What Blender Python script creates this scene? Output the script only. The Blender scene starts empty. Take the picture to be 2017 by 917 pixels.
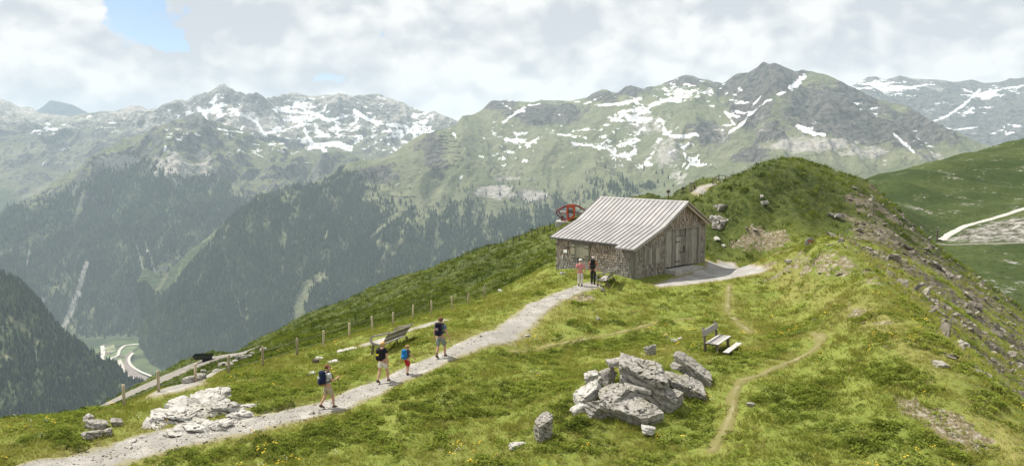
import bpy, bmesh, math, random
import numpy as np
from mathutils import Vector, Matrix
random.seed(7)
RNG = np.random.default_rng(11)
SC = bpy.context.scene
COL = SC.collection

# ------------------------------------------------------------------ camera
F_PX, CXP, CYP, HORIZON = 1550.0, 1008.5, 458.5, 300.0
PITCH = math.atan((CYP - HORIZON) / F_PX)
cam = bpy.data.cameras.new('camera')
cam.sensor_width = 36.0
cam.lens = 36.0 * F_PX / 2017.0
cam.clip_start, cam.clip_end = 0.5, 90000.0
camo = bpy.data.objects.new('camera', cam)
camo.rotation_euler = (math.radians(90) - PITCH, 0, 0)
COL.objects.link(camo)
SC.camera = camo
SC.view_settings.view_transform = 'Standard'
SC.view_settings.look = 'None'
SC.view_settings.gamma = 1.0
SC.view_settings.exposure = 0.50
SC.view_settings.use_curve_mapping = False
SC.cycles.volume_bounces = 1
SC.cycles.max_bounces = 6
SC.cycles.transparent_max_bounces = 6

# ------------------------------------------------------------------ sun + sky
SUN_EL, SUN_AZ = math.radians(58), math.atan2(-0.86, 0.50)     # azimuth from +Y towards +X: sun stands ahead on the left
SUN_DIR = Vector((math.sin(SUN_AZ) * math.cos(SUN_EL), math.cos(SUN_AZ) * math.cos(SUN_EL), math.sin(SUN_EL)))
sl = bpy.data.lights.new('sun', 'SUN')
sl.energy, sl.angle, sl.color = 5.0, math.radians(0.6), (1.0, 0.945, 0.84)
slo = bpy.data.objects.new('sun', sl)
slo.rotation_euler = SUN_DIR.to_track_quat('Z', 'Y').to_euler()
COL.objects.link(slo)

world = bpy.data.worlds.new('World')
SC.world = world
world.use_nodes = True
wt = world.node_tree
wt.nodes.clear()
def wn(kind, **kw):
    n = wt.nodes.new(kind)
    for k, v in kw.items():
        setattr(n, k, v)
    return n
wl = wt.links.new
def wmath(op, a, b=None, c=None, clamp=False):
    n = wn('ShaderNodeMath', operation=op, use_clamp=clamp)
    for i, v in enumerate((a, b, c)):
        if v is None: continue
        if isinstance(v, (int, float)): n.inputs[i].default_value = v
        else: wl(v, n.inputs[i])
    return n.outputs[0]
sky = wn('ShaderNodeTexSky', sky_type='NISHITA', sun_disc=False, sun_elevation=SUN_EL, sun_rotation=SUN_AZ, altitude=2200.0, dust_density=1.4)
tc = wn('ShaderNodeTexCoord')
sep = wn('ShaderNodeSeparateXYZ'); wl(tc.outputs['Generated'], sep.inputs[0])
def cloud_field(offset, detail):
    """heaped cloud density around a direction: cauliflower cells on top of broad banks"""
    m = wn('ShaderNodeMapping'); wl(tc.outputs['Generated'], m.inputs['Vector'])
    m.inputs['Location'].default_value = offset; m.inputs['Scale'].default_value = (1.0, 1.0, 1.5)
    w = wn('ShaderNodeTexNoise'); wl(m.outputs[0], w.inputs['Vector']); w.inputs['Scale'].default_value = 9.0; w.inputs['Detail'].default_value = 3.0
    sc_ = wn('ShaderNodeVectorMath', operation='SCALE'); wl(w.outputs['Color'], sc_.inputs[0]); sc_.inputs['Scale'].default_value = 0.07
    v = wn('ShaderNodeVectorMath', operation='ADD'); wl(m.outputs[0], v.inputs[0]); wl(sc_.outputs[0], v.inputs[1])
    def vor(f):
        n = wn('ShaderNodeTexVoronoi', feature='F1'); wl(v.outputs[0], n.inputs['Vector']); n.inputs['Scale'].default_value = f
        return wmath('SUBTRACT', 0.70, n.outputs['Distance'])
    def fb(f, d):
        n = wn('ShaderNodeTexNoise'); wl(v.outputs[0], n.inputs['Vector']); n.inputs['Scale'].default_value = f; n.inputs['Detail'].default_value = d; n.inputs['Roughness'].default_value = 0.58
        return wmath('SUBTRACT', n.outputs['Fac'], 0.5)
    a = wmath('ADD', wmath('MULTIPLY', vor(4.4), 0.66), wmath('MULTIPLY', vor(13.0), 0.30))
    if detail: a = wmath('ADD', a, wmath('MULTIPLY', vor(34.0), 0.24))
    a = wmath('ADD', a, wmath('MULTIPLY', fb(3.2, 2.0), 0.75))
    return wmath('ADD', a, wmath('MULTIPLY', fb(19.0, 8.0), 0.55))
CO = (3.1, 1.7, 0.35)
base = cloud_field(CO, True)
# the same field a little nearer the sun and higher: where it thins out, the cloud edge is lit
lit = cloud_field((CO[0] - 0.018, CO[1] + 0.006, CO[2] + 0.050), True)
bn = wn('ShaderNodeTexNoise'); wl(tc.outputs['Generated'], bn.inputs['Vector']); bn.inputs['Scale'].default_value = 2.6; bn.inputs['Detail'].default_value = 3.0
broad = bn.outputs['Fac']
# gap of clear sky (a direction on the sky, upper left)
def ray_dir(px, py):
    xc, yc = (px - CXP) / F_PX, -(py - CYP) / F_PX
    c, s = math.cos(PITCH), math.sin(PITCH)
    return Vector((xc, c + yc * s, -s + yc * c)).normalized()
def sky_blob(px, py, r):
    d = wn('ShaderNodeVectorMath', operation='DISTANCE')
    wl(tc.outputs['Generated'], d.inputs[0]); d.inputs[1].default_value = ray_dir(px, py)
    return wmath('SUBTRACT', 1.0, wmath('DIVIDE', d.outputs['Value'], r), clamp=True)
gap = wmath('ADD', wmath('MULTIPLY', sky_blob(268, 0, 0.085), 0.92), wmath('MULTIPLY', sky_blob(40, -5, 0.04), 0.3))
cover = wmath('SUBTRACT', wmath('ADD', base, 0.50), gap)
mr = wn('ShaderNodeMapRange', interpolation_type='SMOOTHSTEP'); wl(cover, mr.inputs['Value'])
mr.inputs['From Min'].default_value = 0.17; mr.inputs['From Max'].default_value = 0.28
fac = wmath('ADD', wmath('MULTIPLY', mr.outputs[0], 0.93), 0.07)
edge = wmath('SUBTRACT', base, lit)
sh = wn('ShaderNodeMapRange'); wl(wmath('ADD', wmath('MULTIPLY', edge, 1.5), wmath('MULTIPLY', wmath('SUBTRACT', broad, 0.5), -0.55)), sh.inputs['Value'])
sh.inputs['From Min'].default_value = -0.30; sh.inputs['From Max'].default_value = 0.26
cr = wn('ShaderNodeMix', data_type='RGBA'); wl(sh.outputs[0], cr.inputs['Factor'])
cr.inputs['A'].default_value = (0.46, 0.48, 0.51, 1); cr.inputs['B'].default_value = (0.715, 0.705, 0.69, 1)
bg_sky = wn('ShaderNodeBackground'); wl(sky.outputs[0], bg_sky.inputs['Color']); bg_sky.inputs['Strength'].default_value = 0.10
bg_cl = wn('ShaderNodeBackground'); wl(cr.outputs['Result'], bg_cl.inputs['Color']); bg_cl.inputs['Strength'].default_value = 1.0
mx = wn('ShaderNodeMixShader'); wl(fac, mx.inputs[0]); wl(bg_sky.outputs[0], mx.inputs[1]); wl(bg_cl.outputs[0], mx.inputs[2])
wo = wn('ShaderNodeOutputWorld'); wl(mx.outputs[0], wo.inputs['Surface'])

# ------------------------------------------------------------------ geometry of the view
_c, _s = math.cos(PITCH), math.sin(PITCH)
def unproj(px, py, Y):
    """world point seen at photo pixel (px, py) at distance Y ahead"""
    xc, yc = (np.asarray(px, float) - CXP) / F_PX, -(np.asarray(py, float) - CYP) / F_PX
    dy = _c + yc * _s
    k = np.asarray(Y, float) / dy
    return xc * k, np.asarray(Y, float) + 0 * k, (-_s + yc * _c) * k
def proj(x, y, z):
    f = y * _c - z * _s
    u = y * _s + z * _c
    return CXP + F_PX * x / f, CYP - F_PX * u / f

# ------------------------------------------------------------------ noise (numpy)
def _hash(ix, iy, seed):
    h = (ix.astype(np.int64) * 374761393 + iy.astype(np.int64) * 668265263 + seed * 974634777) & 0xffffffff
    h = ((h ^ (h >> 13)) * 1274126177) & 0xffffffff
    h = ((h ^ (h >> 16)) * 2246822519) & 0xffffffff
    return (h ^ (h >> 15)) & 0xffff
def gnoise(x, y, seed=0):
    x, y = np.broadcast_arrays(np.asarray(x, float), np.asarray(y, float))
    ix, iy = np.floor(x), np.floor(y)
    fx, fy = x - ix, y - iy
    ux, uy = fx * fx * fx * (fx * (fx * 6 - 15) + 10), fy * fy * fy * (fy * (fy * 6 - 15) + 10)
    def g(ox, oy):
        a = _hash(ix + ox, iy + oy, seed) * (2 * math.pi / 65536.0)
        return np.cos(a) * (fx - ox) + np.sin(a) * (fy - oy)
    a, b, c, d = g(0, 0), g(1, 0), g(0, 1), g(1, 1)
    return ((a + (b - a) * ux) + ((c + (d - c) * ux) - (a + (b - a) * ux)) * uy) * 1.5
def fbm(x, y, oct=4, seed=0, gain=0.5):
    s, a, n = 0.0, 1.0, 0.0
    for i in range(oct):
        s = s + a * gnoise(x * 2.03 ** i, y * 2.03 ** i, seed + i * 17)
        n += a; a *= gain
    return s / n
def ridged(x, y, oct=4, seed=0, gain=0.5):
    s, a, n = 0.0, 1.0, 0.0
    for i in range(oct):
        s = s + a * (1 - 2 * np.abs(gnoise(x * 2.03 ** i, y * 2.03 ** i, seed + i * 31)))
        n += a; a *= gain
    return s / n
def sstep(a, b, x):
    t = np.clip((x - a) / (b - a), 0, 1)
    return t * t * (3 - 2 * t)
def poly_dist(x, y, pts):
    """distance to a polyline and the arc fraction (0..n-1) of the nearest point"""
    best = np.full(np.shape(x), 1e18); arc = np.zeros(np.shape(x))
    for i in range(len(pts) - 1):
        ax, ay = pts[i][:2]; bx, by = pts[i + 1][:2]
        vx, vy = bx - ax, by - ay
        L = vx * vx + vy * vy + 1e-12
        t = np.clip(((x - ax) * vx + (y - ay) * vy) / L, 0, 1)
        d = (x - ax - t * vx) ** 2 + (y - ay - t * vy) ** 2
        m = d < best
        best = np.where(m, d, best); arc = np.where(m, i + t, arc)
    return np.sqrt(best), arc
def in_poly(x, y, pts):
    c = np.zeros(np.shape(x), bool)
    n = len(pts)
    for i in range(n):
        (ax, ay), (bx, by) = pts[i], pts[(i + 1) % n]
        if ay == by: continue
        m = ((ay > y) != (by > y)) & (x < (bx - ax) * (y - ay) / (by - ay) + ax)
        c ^= m
    return c
def poly_sdf(x, y, pts):
    d, _ = poly_dist(x, y, list(pts) + [pts[0]])
    return np.where(in_poly(x, y, pts), d, -d)

# ------------------------------------------------------------------ object helpers
def tag(o, label=None, cat=None, group=None, kind=None):
    if label: o['label'] = label
    if cat: o['category'] = cat
    if group: o['group'] = group
    if kind: o['kind'] = kind
    return o
def link(name, me, mat=None, parent=None, loc=None):
    o = bpy.data.objects.new(name, me)
    if mat is not None and me is not None and not me.materials: me.materials.append(mat)
    if parent is not None: o.parent = parent
    if loc is not None: o.location = loc
    COL.objects.link(o)
    return o
def empty(name, loc=(0, 0, 0), rz=0.0):
    o = bpy.data.objects.new(name, None)
    o.location = loc; o.rotation_euler = (0, 0, rz); o.empty_display_size = 0.2
    COL.objects.link(o)
    return o
def grid_mesh(name, X, Y, Z, smooth=True):
    nv, nu = X.shape
    me = bpy.data.meshes.new(name)
    co = np.stack([X, Y, Z], -1).reshape(-1, 3).astype(np.float32)
    i = np.arange((nv - 1) * (nu - 1)); r, c = i // (nu - 1), i % (nu - 1)
    a = r * nu + c
    f = np.stack([a, a + 1, a + nu + 1, a + nu], -1)
    return raw_mesh(me, co, f, smooth)
def raw_mesh(me, co, f, smooth=True):
    f = np.asarray(f, np.int32)
    me.vertices.add(len(co)); me.vertices.foreach_set('co', np.asarray(co, np.float32).ravel())
    k = f.shape[1]
    me.loops.add(f.size); me.loops.foreach_set('vertex_index', f.ravel())
    me.polygons.add(len(f)); me.polygons.foreach_set('loop_start', np.arange(0, f.size, k, dtype=np.int32))
    me.polygons.foreach_set('use_smooth', np.full(len(f), bool(smooth)))
    me.update(calc_edges=True)
    return me
def attr(me, name, vals):
    a = me.attributes.new(name, 'FLOAT', 'POINT')
    a.data.foreach_set('value', np.asarray(vals, np.float32).ravel())
def bm_mesh(name, bm, smooth=False):
    me = bpy.data.meshes.new(name)
    bm.normal_update(); bm.to_mesh(me); bm.free()
    if smooth: me.polygons.foreach_set('use_smooth', [True] * len(me.polygons))
    return me
def bx(bm, lo, hi, M=None):
    vs = []
    for z in (lo[2], hi[2]):
        for x, y in ((lo[0], lo[1]), (hi[0], lo[1]), (hi[0], hi[1]), (lo[0], hi[1])):
            v = Vector((x, y, z))
            vs.append(bm.verts.new(M @ v if M else v))
    for q in ((3, 2, 1, 0), (4, 5, 6, 7), (0, 1, 5, 4), (1, 2, 6, 5), (2, 3, 7, 6), (3, 0, 4, 7)):
        bm.faces.new([vs[i] for i in q])
    return vs
def box_mesh(name, lo, hi, bevel=0.0):
    bm = bmesh.new(); bx(bm, lo, hi)
    if bevel: bmesh.ops.bevel(bm, geom=bm.edges[:], offset=bevel, segments=1, affect='EDGES')
    return bm_mesh(name, bm)
def tube(bm, pts, r, n=8, closed=False, cap=True):
    """tube along points; r a number or one radius per point"""
    pts = [Vector(p) for p in pts]
    m = len(pts)
    rr = [r] * m if isinstance(r, (int, float)) else list(r)
    rings = []
    up = None
    for i, p in enumerate(pts):
        a = pts[i - 1] if (i > 0 or closed) else p
        b = pts[(i + 1) % m] if (i < m - 1 or closed) else p
        t = (b - a).normalized()
        if up is None:
            up = Vector((0, 0, 1)) if abs(t.z) < 0.9 else Vector((1, 0, 0))
        s = t.cross(up).normalized(); up = s.cross(t).normalized()
        rings.append([bm.verts.new(p + (s * math.cos(k * 2 * math.pi / n) + up * math.sin(k * 2 * math.pi / n)) * rr[i]) for k in range(n)])
    for i in range(m if closed else m - 1):
        A, B = rings[i], rings[(i + 1) % m]
        for k in range(n):
            bm.faces.new((A[k], A[(k + 1) % n], B[(k + 1) % n], B[k]))
    if cap and not closed:
        bm.faces.new(rings[0][::-1]); bm.faces.new(rings[-1])

# ------------------------------------------------------------------ material helper
class NT:
    def __init__(self, name):
        self.m = bpy.data.materials.new(name); self.m.use_nodes = True
        self.t = self.m.node_tree; self.t.nodes.clear()
        self.out = self.t.nodes.new('ShaderNodeOutputMaterial')
    def n(self, kind, **kw):
        nd = self.t.nodes.new(kind)
        for k, v in kw.items(): setattr(nd, k, v)
        return nd
    def l(self, a, b): self.t.links.new(a, b)
    def put(self, sock, v):
        if isinstance(v, (int, float)): sock.default_value = v
        elif isinstance(v, (tuple, list)): sock.default_value = tuple(v) + ((1,) if len(v) == 3 and sock.type == 'RGBA' else ())
        else: self.l(v, sock)
    def math(self, op, a, b=None, clamp=False):
        nd = self.n('ShaderNodeMath', operation=op, use_clamp=clamp)
        self.put(nd.inputs[0], a)
        if b is not None: self.put(nd.inputs[1], b)
        return nd.outputs[0]
    def mix(self, f, a, b, mode='MIX'):
        nd = self.n('ShaderNodeMix', data_type='RGBA', blend_type=mode)
        self.put(nd.inputs['Factor'], f); self.put(nd.inputs['A'], a); self.put(nd.inputs['B'], b)
        return nd.outputs['Result']
    def rng(self, v, a, b, c=0.0, d=1.0, smooth=True):
        nd = self.n('ShaderNodeMapRange', interpolation_type='SMOOTHSTEP' if smooth else 'LINEAR')
        self.put(nd.inputs['Value'], v)
        for k, x in zip(('From Min', 'From Max', 'To Min', 'To Max'), (a, b, c, d)): nd.inputs[k].default_value = x
        return nd.outputs[0]
    def coord(self, which='Object'):
        return self.n('ShaderNodeTexCoord').outputs[which]
    def pos(self):
        return self.n('ShaderNodeNewGeometry').outputs['Position']
    def mapv(self, v, scale=(1, 1, 1), loc=(0, 0, 0), rot=(0, 0, 0)):
        nd = self.n('ShaderNodeMapping'); self.l(v, nd.inputs['Vector'])
        nd.inputs['Scale'].default_value = scale; nd.inputs['Location'].default_value = loc; nd.inputs['Rotation'].default_value = rot
        return nd.outputs[0]
    def noise(self, v, scale, detail=4.0, rough=0.55, dist=0.0, out='Fac'):
        nd = self.n('ShaderNodeTexNoise'); self.l(v, nd.inputs['Vector'])
        for k, x in (('Scale', scale), ('Detail', detail), ('Roughness', rough), ('Distortion', dist)): nd.inputs[k].default_value = x
        return nd.outputs[out]
    def voro(self, v, scale, feature='F1', out='Distance'):
        nd = self.n('ShaderNodeTexVoronoi', feature=feature); self.l(v, nd.inputs['Vector']); nd.inputs['Scale'].default_value = scale
        return nd.outputs[out]
    def attr(self, name, typ='GEOMETRY'):
        return self.n('ShaderNodeAttribute', attribute_name=name, attribute_type=typ).outputs['Fac']
    def rand(self):
        return self.n('ShaderNodeObjectInfo').outputs['Random']
    def ramp(self, f, stops):
        nd = self.n('ShaderNodeValToRGB'); self.l(f, nd.inputs[0])
        e = nd.color_ramp.elements
        while len(e) < len(stops): e.new(0.5)
        for i, (p, c) in enumerate(stops):
            e[i].position = p; e[i].color = tuple(c) + (1,)
        return nd.outputs[0]
    def bump(self, h, strength, dist):
        nd = self.n('ShaderNodeBump'); self.l(h, nd.inputs['Height'])
        nd.inputs['Strength'].default_value = strength; nd.inputs['Distance'].default_value = dist
        return nd.outputs[0]
    def bsdf(self, color, rough=0.9, normal=None, metal=0.0, spec=0.25):
        b = self.n('ShaderNodeBsdfPrincipled')
        self.put(b.inputs['Base Color'], color); self.put(b.inputs['Roughness'], rough); self.put(b.inputs['Metallic'], metal)
        b.inputs['Specular IOR Level'].default_value = spec
        if normal is not None: self.l(normal, b.inputs['Normal'])
        self.l(b.outputs[0], self.out.inputs['Surface'])
        return self.m
def simple_mat(name, col, rough=0.8, var=0.15, scale=8.0, metal=0.0, bump=0.0, spec=0.3):
    t = NT(name); p = t.coord()
    n = t.noise(p, scale, 4.0)
    c = t.mix(t.rng(n, 0.3, 0.7), tuple(x * (1 - var) for x in col), tuple(min(1, x * (1 + var)) for x in col))
    return t.bsdf(c, rough, t.bump(n, bump, 0.02) if bump else None, metal, spec)
# ================================================================== near terrain
class Terrain:
    """smooth surface z(x, y) through control points (multiquadric in view azimuth and log distance)"""
    def __init__(self, pix, wor, lam=-1e-4):
        P = [tuple(float(v) for v in unproj(*p)) for p in pix] + [tuple(map(float, p)) for p in wor]
        P = np.array(P)
        self.q = self.uv(P[:, 0], P[:, 1]); n = len(P)
        K = self.k(self.q[:, None, :] - self.q[None]) + lam * np.eye(n)
        T = np.c_[np.ones(n), self.q]
        A = np.zeros((n + 3, n + 3)); A[:n, :n] = K; A[:n, n:] = T; A[n:, :n] = T.T
        s = np.linalg.solve(A, np.r_[P[:, 2] / P[:, 1], 0, 0, 0])
        self.w, self.a = s[:n], s[n:]
    @staticmethod
    def uv(x, y): return np.stack([x / y * 2.2, np.log(y)], -1)
    @staticmethod
    def k(d):
        r2 = (d ** 2).sum(-1)
        return np.sqrt(r2 + 0.0064)
    def __call__(self, x, y):
        sh = np.shape(x)
        q = self.uv(np.ravel(x), np.ravel(y))
        out = np.empty(len(q))
        for i in range(0, len(q), 40000):
            b = q[i:i + 40000]
            out[i:i + 40000] = self.k(b[:, None, :] - self.q[None]) @ self.w + self.a[0] + b @ self.a[1:]
        return (out * np.ravel(y)).reshape(sh)

NEAR_PIX = [
 # meadow along the main path
 (200, 905, 23.6), (330, 868, 25.0), (480, 838, 26.2), (645, 806, 27.5), (752, 757, 30.0), (868, 706, 32.5), (960, 664, 36.0), (1040, 620, 41.0), (1090, 588, 45.0), (1143, 562, 48.0),
 (1250, 549, 50.0), (1388, 516, 55.3), (1098, 531, 55.0), (1330, 550, 50.3), (1420, 538, 52.5), (1500, 520, 57.0), (1290, 566, 48.0),
 (1250, 590, 45.0), (1150, 604, 43.0), (1030, 670, 37.0), (1200, 660, 37.5), (1330, 630, 40.0), (1400, 645, 37.0), (1440, 570, 46.5), (1530, 560, 46.0),
 (1445, 705, 30.0), (1385, 700, 30.3), (1250, 862, 24.0), (1060, 882, 23.0), (1350, 800, 26.0), (1262, 745, 27.6), (1366, 742, 27.7), (1190, 770, 27.0), (1330, 785, 26.3), (1345, 538, 52.3), (1376, 529, 53.4), (1250, 917, 22.3), (1008, 917, 22.5), (700, 917, 22.6), (450, 917, 23.0),
 (1500, 917, 21.2), (1500, 800, 25.0), (1500, 740, 27.5), (1260, 708, 31.5), (1100, 740, 30.5), (950, 760, 28.7), (850, 830, 25.6), (1700, 800, 23.5), (1700, 917, 20.5), (1950, 900, 20.3),
 # ridge on the right
 (1850, 680, 27.0), (1760, 610, 31.5), (1700, 560, 36.0), (1930, 770, 23.5), (2017, 872, 20.8), (1600, 690, 30.0), (1720, 690, 27.5), (1620, 600, 38.0), (1560, 545, 45.5), (1640, 488, 44.0), (1580, 508, 46.5), (1690, 528, 41.0),
 # yard between barn and knoll
 (1500, 498, 62.0), (1430, 492, 63.0), (1400, 500, 62.0),
 # knoll
 (1545, 319, 73.0), (1600, 326, 74.0), (1480, 334, 71.5), (1430, 368, 69.0), (1412, 395, 67.5), (1404, 440, 65.5), (1660, 345, 75.0), (1705, 360, 76.0), (1540, 385, 67.0), (1540, 440, 63.5), (1480, 440, 64.0), (1650, 410, 67.0), (1620, 470, 61.5), (1540, 478, 61.5),
 # steep stony flank right of the ridge
 (1800, 448, 74.0), (1850, 490, 72.0), (1910, 535, 70.0), (2017, 616, 66.0), (1740, 470, 62.0), (1800, 550, 53.0), (1900, 620, 50.0), (2017, 720, 46.0), (1900, 690, 37.0), (2017, 800, 31.0), (1960, 760, 30.0), (1720, 520, 49.0),
 # fence line
 (637, 685, 40.0), (688, 670, 42.0), (734, 657, 44.0), (774, 645, 46.0), (813, 630, 48.0), (850, 621, 50.0), (891, 610, 52.0), (922, 602, 54.0), (955, 588, 56.0),
 (585, 700, 38.0), (518, 722, 36.0), (450, 737, 34.0), (385, 752, 32.0), (313, 772, 30.0), (245, 802, 28.5), (700, 700, 36.5), (820, 655, 39.0), (600, 740, 33.0), (480, 770, 30.0), (400, 790, 28.5), (900, 640, 41.0), (1000, 590, 48.0), (1050, 558, 53.0),
 (0, 832, 26.5), (100, 826, 27.0), (180, 815, 27.5), (0, 846, 31), (100, 842, 32), (180, 832, 33), (245, 812, 34), (313, 785, 36), (385, 762, 38), (-150, 850, 26), (-150, 875, 31), (60, 917, 22.6), (0, 900, 23.2),
 # dark slope beyond the fence and its skyline
 (1050, 505, 78.0), (980, 545, 70.0), (900, 560, 78.0), (800, 607, 66.0), (700, 640, 66.0), (600, 664, 66.0), (500, 702, 62.0), (430, 728, 56.0),
 (1095, 447, 105.0), (1040, 462, 122.0), (980, 482, 132.0), (880, 517, 142.0), (750, 560, 150.0), (660, 600, 150.0), (600, 624, 150.0), (540, 655, 146.0), (490, 680, 140.0),
 (900, 530, 105.0), (750, 590, 105.0), (600, 645, 100.0), (520, 678, 100.0),
 (600, 634, 125.0), (660, 612, 125.0), (750, 576, 128.0), (840, 540, 122.0), (910, 512, 118.0), (980, 487, 116.0), (540, 665, 122.0), (490, 690, 118.0), (1040, 466, 108.0), (700, 618, 95.0), (640, 632, 85.0),
 (490, 684, 134.0), (560, 648, 140.0), (630, 614, 142.0), (700, 584, 143.0), (840, 534, 137.0), (910, 508, 130.0), (980, 485, 126.0), (450, 698, 125.0), (520, 668, 134.0),
 (490, 710, 50.0), (430, 731, 46.0), (560, 690, 50.0), (630, 668, 50.0), (700, 650, 53.0), (770, 627, 56.0), (840, 603, 60.0),
 # gravel road with the trailer
 (450, 698, 116.0), (400, 716, 110.0), (330, 744, 104.0), (250, 778, 97.0), (185, 808, 92.0), (400, 700, 126.0), (300, 744, 116.0), (220, 786, 103.0),
 # low ridge behind the barn
 (1125, 438, 92.0), (1190, 415, 100.0), (1250, 402, 104.0), (1330, 386, 118.0), (1400, 366, 128.0), (1440, 361.5, 132.0), (1300, 396, 122.0), (1300, 391, 108.0), (1360, 374, 116.0), (1440, 361, 124.0), (1390, 398, 98.0), (1400, 420, 84.0), (1430, 378, 108.0),
]
NEAR_WORLD = [
 # hidden ground: behind skylines, below brows, outside the frame
 (5.0, 64, -8.2), (12.0, 66, -8.1), (12.0, 85, -7.6), (20, 90, -6.5),
 (28, 92, -6.0), (40, 98, -10.0), (24, 110, -9.0), (33, 150, -18), (20, 150, -17), (30, 200, -50), (10, 160, -22), (5, 190, -45), (60, 140, -40), (90, 190, -75),
 (50, 55, -21), (62, 70, -25), (38, 32, -20), (30, 20, -17), (75, 100, -36), (20, 14, -11), (16, 14, -8.8), (55, 40, -29), (95, 75, -48),
 (1.5, 140, -22), (-9, 165, -30), (-27, 170, -36), (-40, 170, -44), (-50, 160, -46), (-9, 200, -46), (-27, 200, -55), (-45, 200, -64), (-60, 150, -50), (-80, 150, -64),
 (-26.5, 60, -20.8), (-22.0, 60, -18.6), (-38, 60, -24.5), (-48, 60, -26), (-62, 90, -40), (-68, 105, -46), (-28, 34, -13), (-36, 40, -18), (-56, 92, -34), (-24, 26, -10.2),
 (-20, 14, -9.5), (-10, 14, -9.5), (0, 14, -9.6), (10, 14, -9.2), (0, 260, -110), (-80, 260, -135), (80, 260, -105), (150, 260, -130), (-160, 260, -170), (-120, 150, -85),
]
near = Terrain(NEAR_PIX, NEAR_WORLD)

def hit(px, py, f=None, y0=15.0, y1=240.0):
    """first point of the ground seen at a photo pixel"""
    f = f or near
    Y = np.exp(np.linspace(math.log(y0), math.log(y1), 900))
    x, y, z = unproj(np.full(900, px), np.full(900, py), Y)
    g = f(x, y) - z
    k = np.nonzero(g > 0)[0]
    if not len(k):
        k = [int(np.argmax(g / y))]
    i = k[0]
    if i == 0: return float(x[0]), float(y[0]), float(z[0])
    t = -g[i - 1] / (g[i] - g[i - 1] + 1e-9); t = min(max(t, 0), 1)
    Yh = Y[i - 1] + t * (Y[i] - Y[i - 1])
    return tuple(float(v) for v in unproj(px, py, Yh))
def line(pix, **kw): return [hit(*p, **kw)[:2] for p in pix]

# ---- routes (photo pixels walked onto the ground)
MAIN = line([(60, 940), (200, 902), (330, 868), (480, 838), (580, 815), (650, 800), (750, 757), (860, 708), (960, 667), (1040, 619), (1090, 588), (1130, 571), (1165, 561)])
SIDE = line([(728, 676), (770, 662), (820, 646), (868, 631)])
APRON = line([(1285, 560), (1320, 548), (1386, 527), (1392, 512), (1415, 510), (1450, 516), (1490, 522), (1520, 528), (1500, 537), (1450, 546), (1400, 554), (1350, 561), (1300, 566)])
TRAILS = [line([(1010, 692), (1080, 680), (1150, 668), (1230, 652), (1300, 632), (1360, 627)]),
          line([(1436, 560), (1434, 590), (1432, 612), (1450, 632), (1480, 655)]),
          line([(1405, 885), (1425, 850), (1442, 810), (1445, 775), (1460, 748), (1500, 737), (1550, 715), (1600, 690), (1622, 668), (1600, 655)])]
TRACK = line([(150, 822), (190, 805), (260, 773), (330, 742), (400, 714), (460, 697), (500, 688)], y0=60.0)
LOWER = line([(330, 769), (365, 758), (400, 745), (440, 727)])
RIDGEPATH = line([(1384, 425), (1398, 412), (1412, 399), (1416, 388), (1395, 380), (1372, 374), (1392, 367), (1420, 363), (1445, 361)], y0=80.0)
def route_mask(x, y):
    """> 0 inside a trodden route (metres from its edge)"""
    m = 0.82 - poly_dist(x, y, MAIN)[0]
    m = np.maximum(m, 0.55 - poly_dist(x, y, SIDE)[0])
    m = np.maximum(m, poly_sdf(x, y, APRON))
    for t in TRAILS: m = np.maximum(m, 0.10 - poly_dist(x, y, t)[0])
    m = np.maximum(m, 2.6 - poly_dist(x, y, TRACK)[0])
    m = np.maximum(m, 0.7 - poly_dist(x, y, LOWER)[0])
    return np.maximum(m, 0.7 - poly_dist(x, y, RIDGEPATH)[0])

# ---- barn frame (needed for the ground around it)
BARN_C = np.array(unproj(1250, 548, 50.0))[:2]
BARN_L = np.array((-0.678, 0.735)); BARN_L /= np.linalg.norm(BARN_L)
BARN_G = np.array((BARN_L[1], -BARN_L[0]))            # along the gable, to the right
BARN_LEN, BARN_WID, BARN_Z = 7.0, 7.9, -8.35
def barn_uv(x, y):
    dx, dy = x - BARN_C[0], y - BARN_C[1]
    return dx * BARN_G[0] + dy * BARN_G[1], dx * BARN_L[0] + dy * BARN_L[1]
def barn_dist(x, y):
    u, v = barn_uv(x, y)
    return np.hypot(np.maximum(np.maximum(-u, u - BARN_WID), 0), np.maximum(np.maximum(-v, v - BARN_LEN), 0))

FLANK = [(1690, 372), (1720, 362), (1800, 446), (1900, 528), (2060, 640), (2060, 900), (1990, 800), (1900, 700), (1830, 625), (1760, 560), (1700, 505), (1660, 470), (1640, 420)]
RUBBLE = [(1560, 505), (1640, 480), (1690, 500), (1740, 560), (1690, 560), (1600, 548), (1545, 535)]
EARTH = [(1445, 470), (1480, 440), (1560, 462), (1575, 490), (1500, 500), (1440, 492)]
BARE = [[(1470, 512), (1545, 517), (1585, 528), (1550, 540), (1490, 543)], [(1680, 700), (1740, 710), (1830, 790), (1900, 800), (1940, 870), (1880, 870), (1800, 820), (1720, 770)], [(1640, 590), (1720, 610), (1760, 640), (1690, 640)],
        [(1115, 580), (1150, 568), (1180, 575), (1150, 592), (1120, 596)], [(990, 660), (1050, 650), (1060, 668), (1000, 690)], [(280, 850), (420, 838), (440, 862), (300, 880), (200, 880)]]
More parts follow.
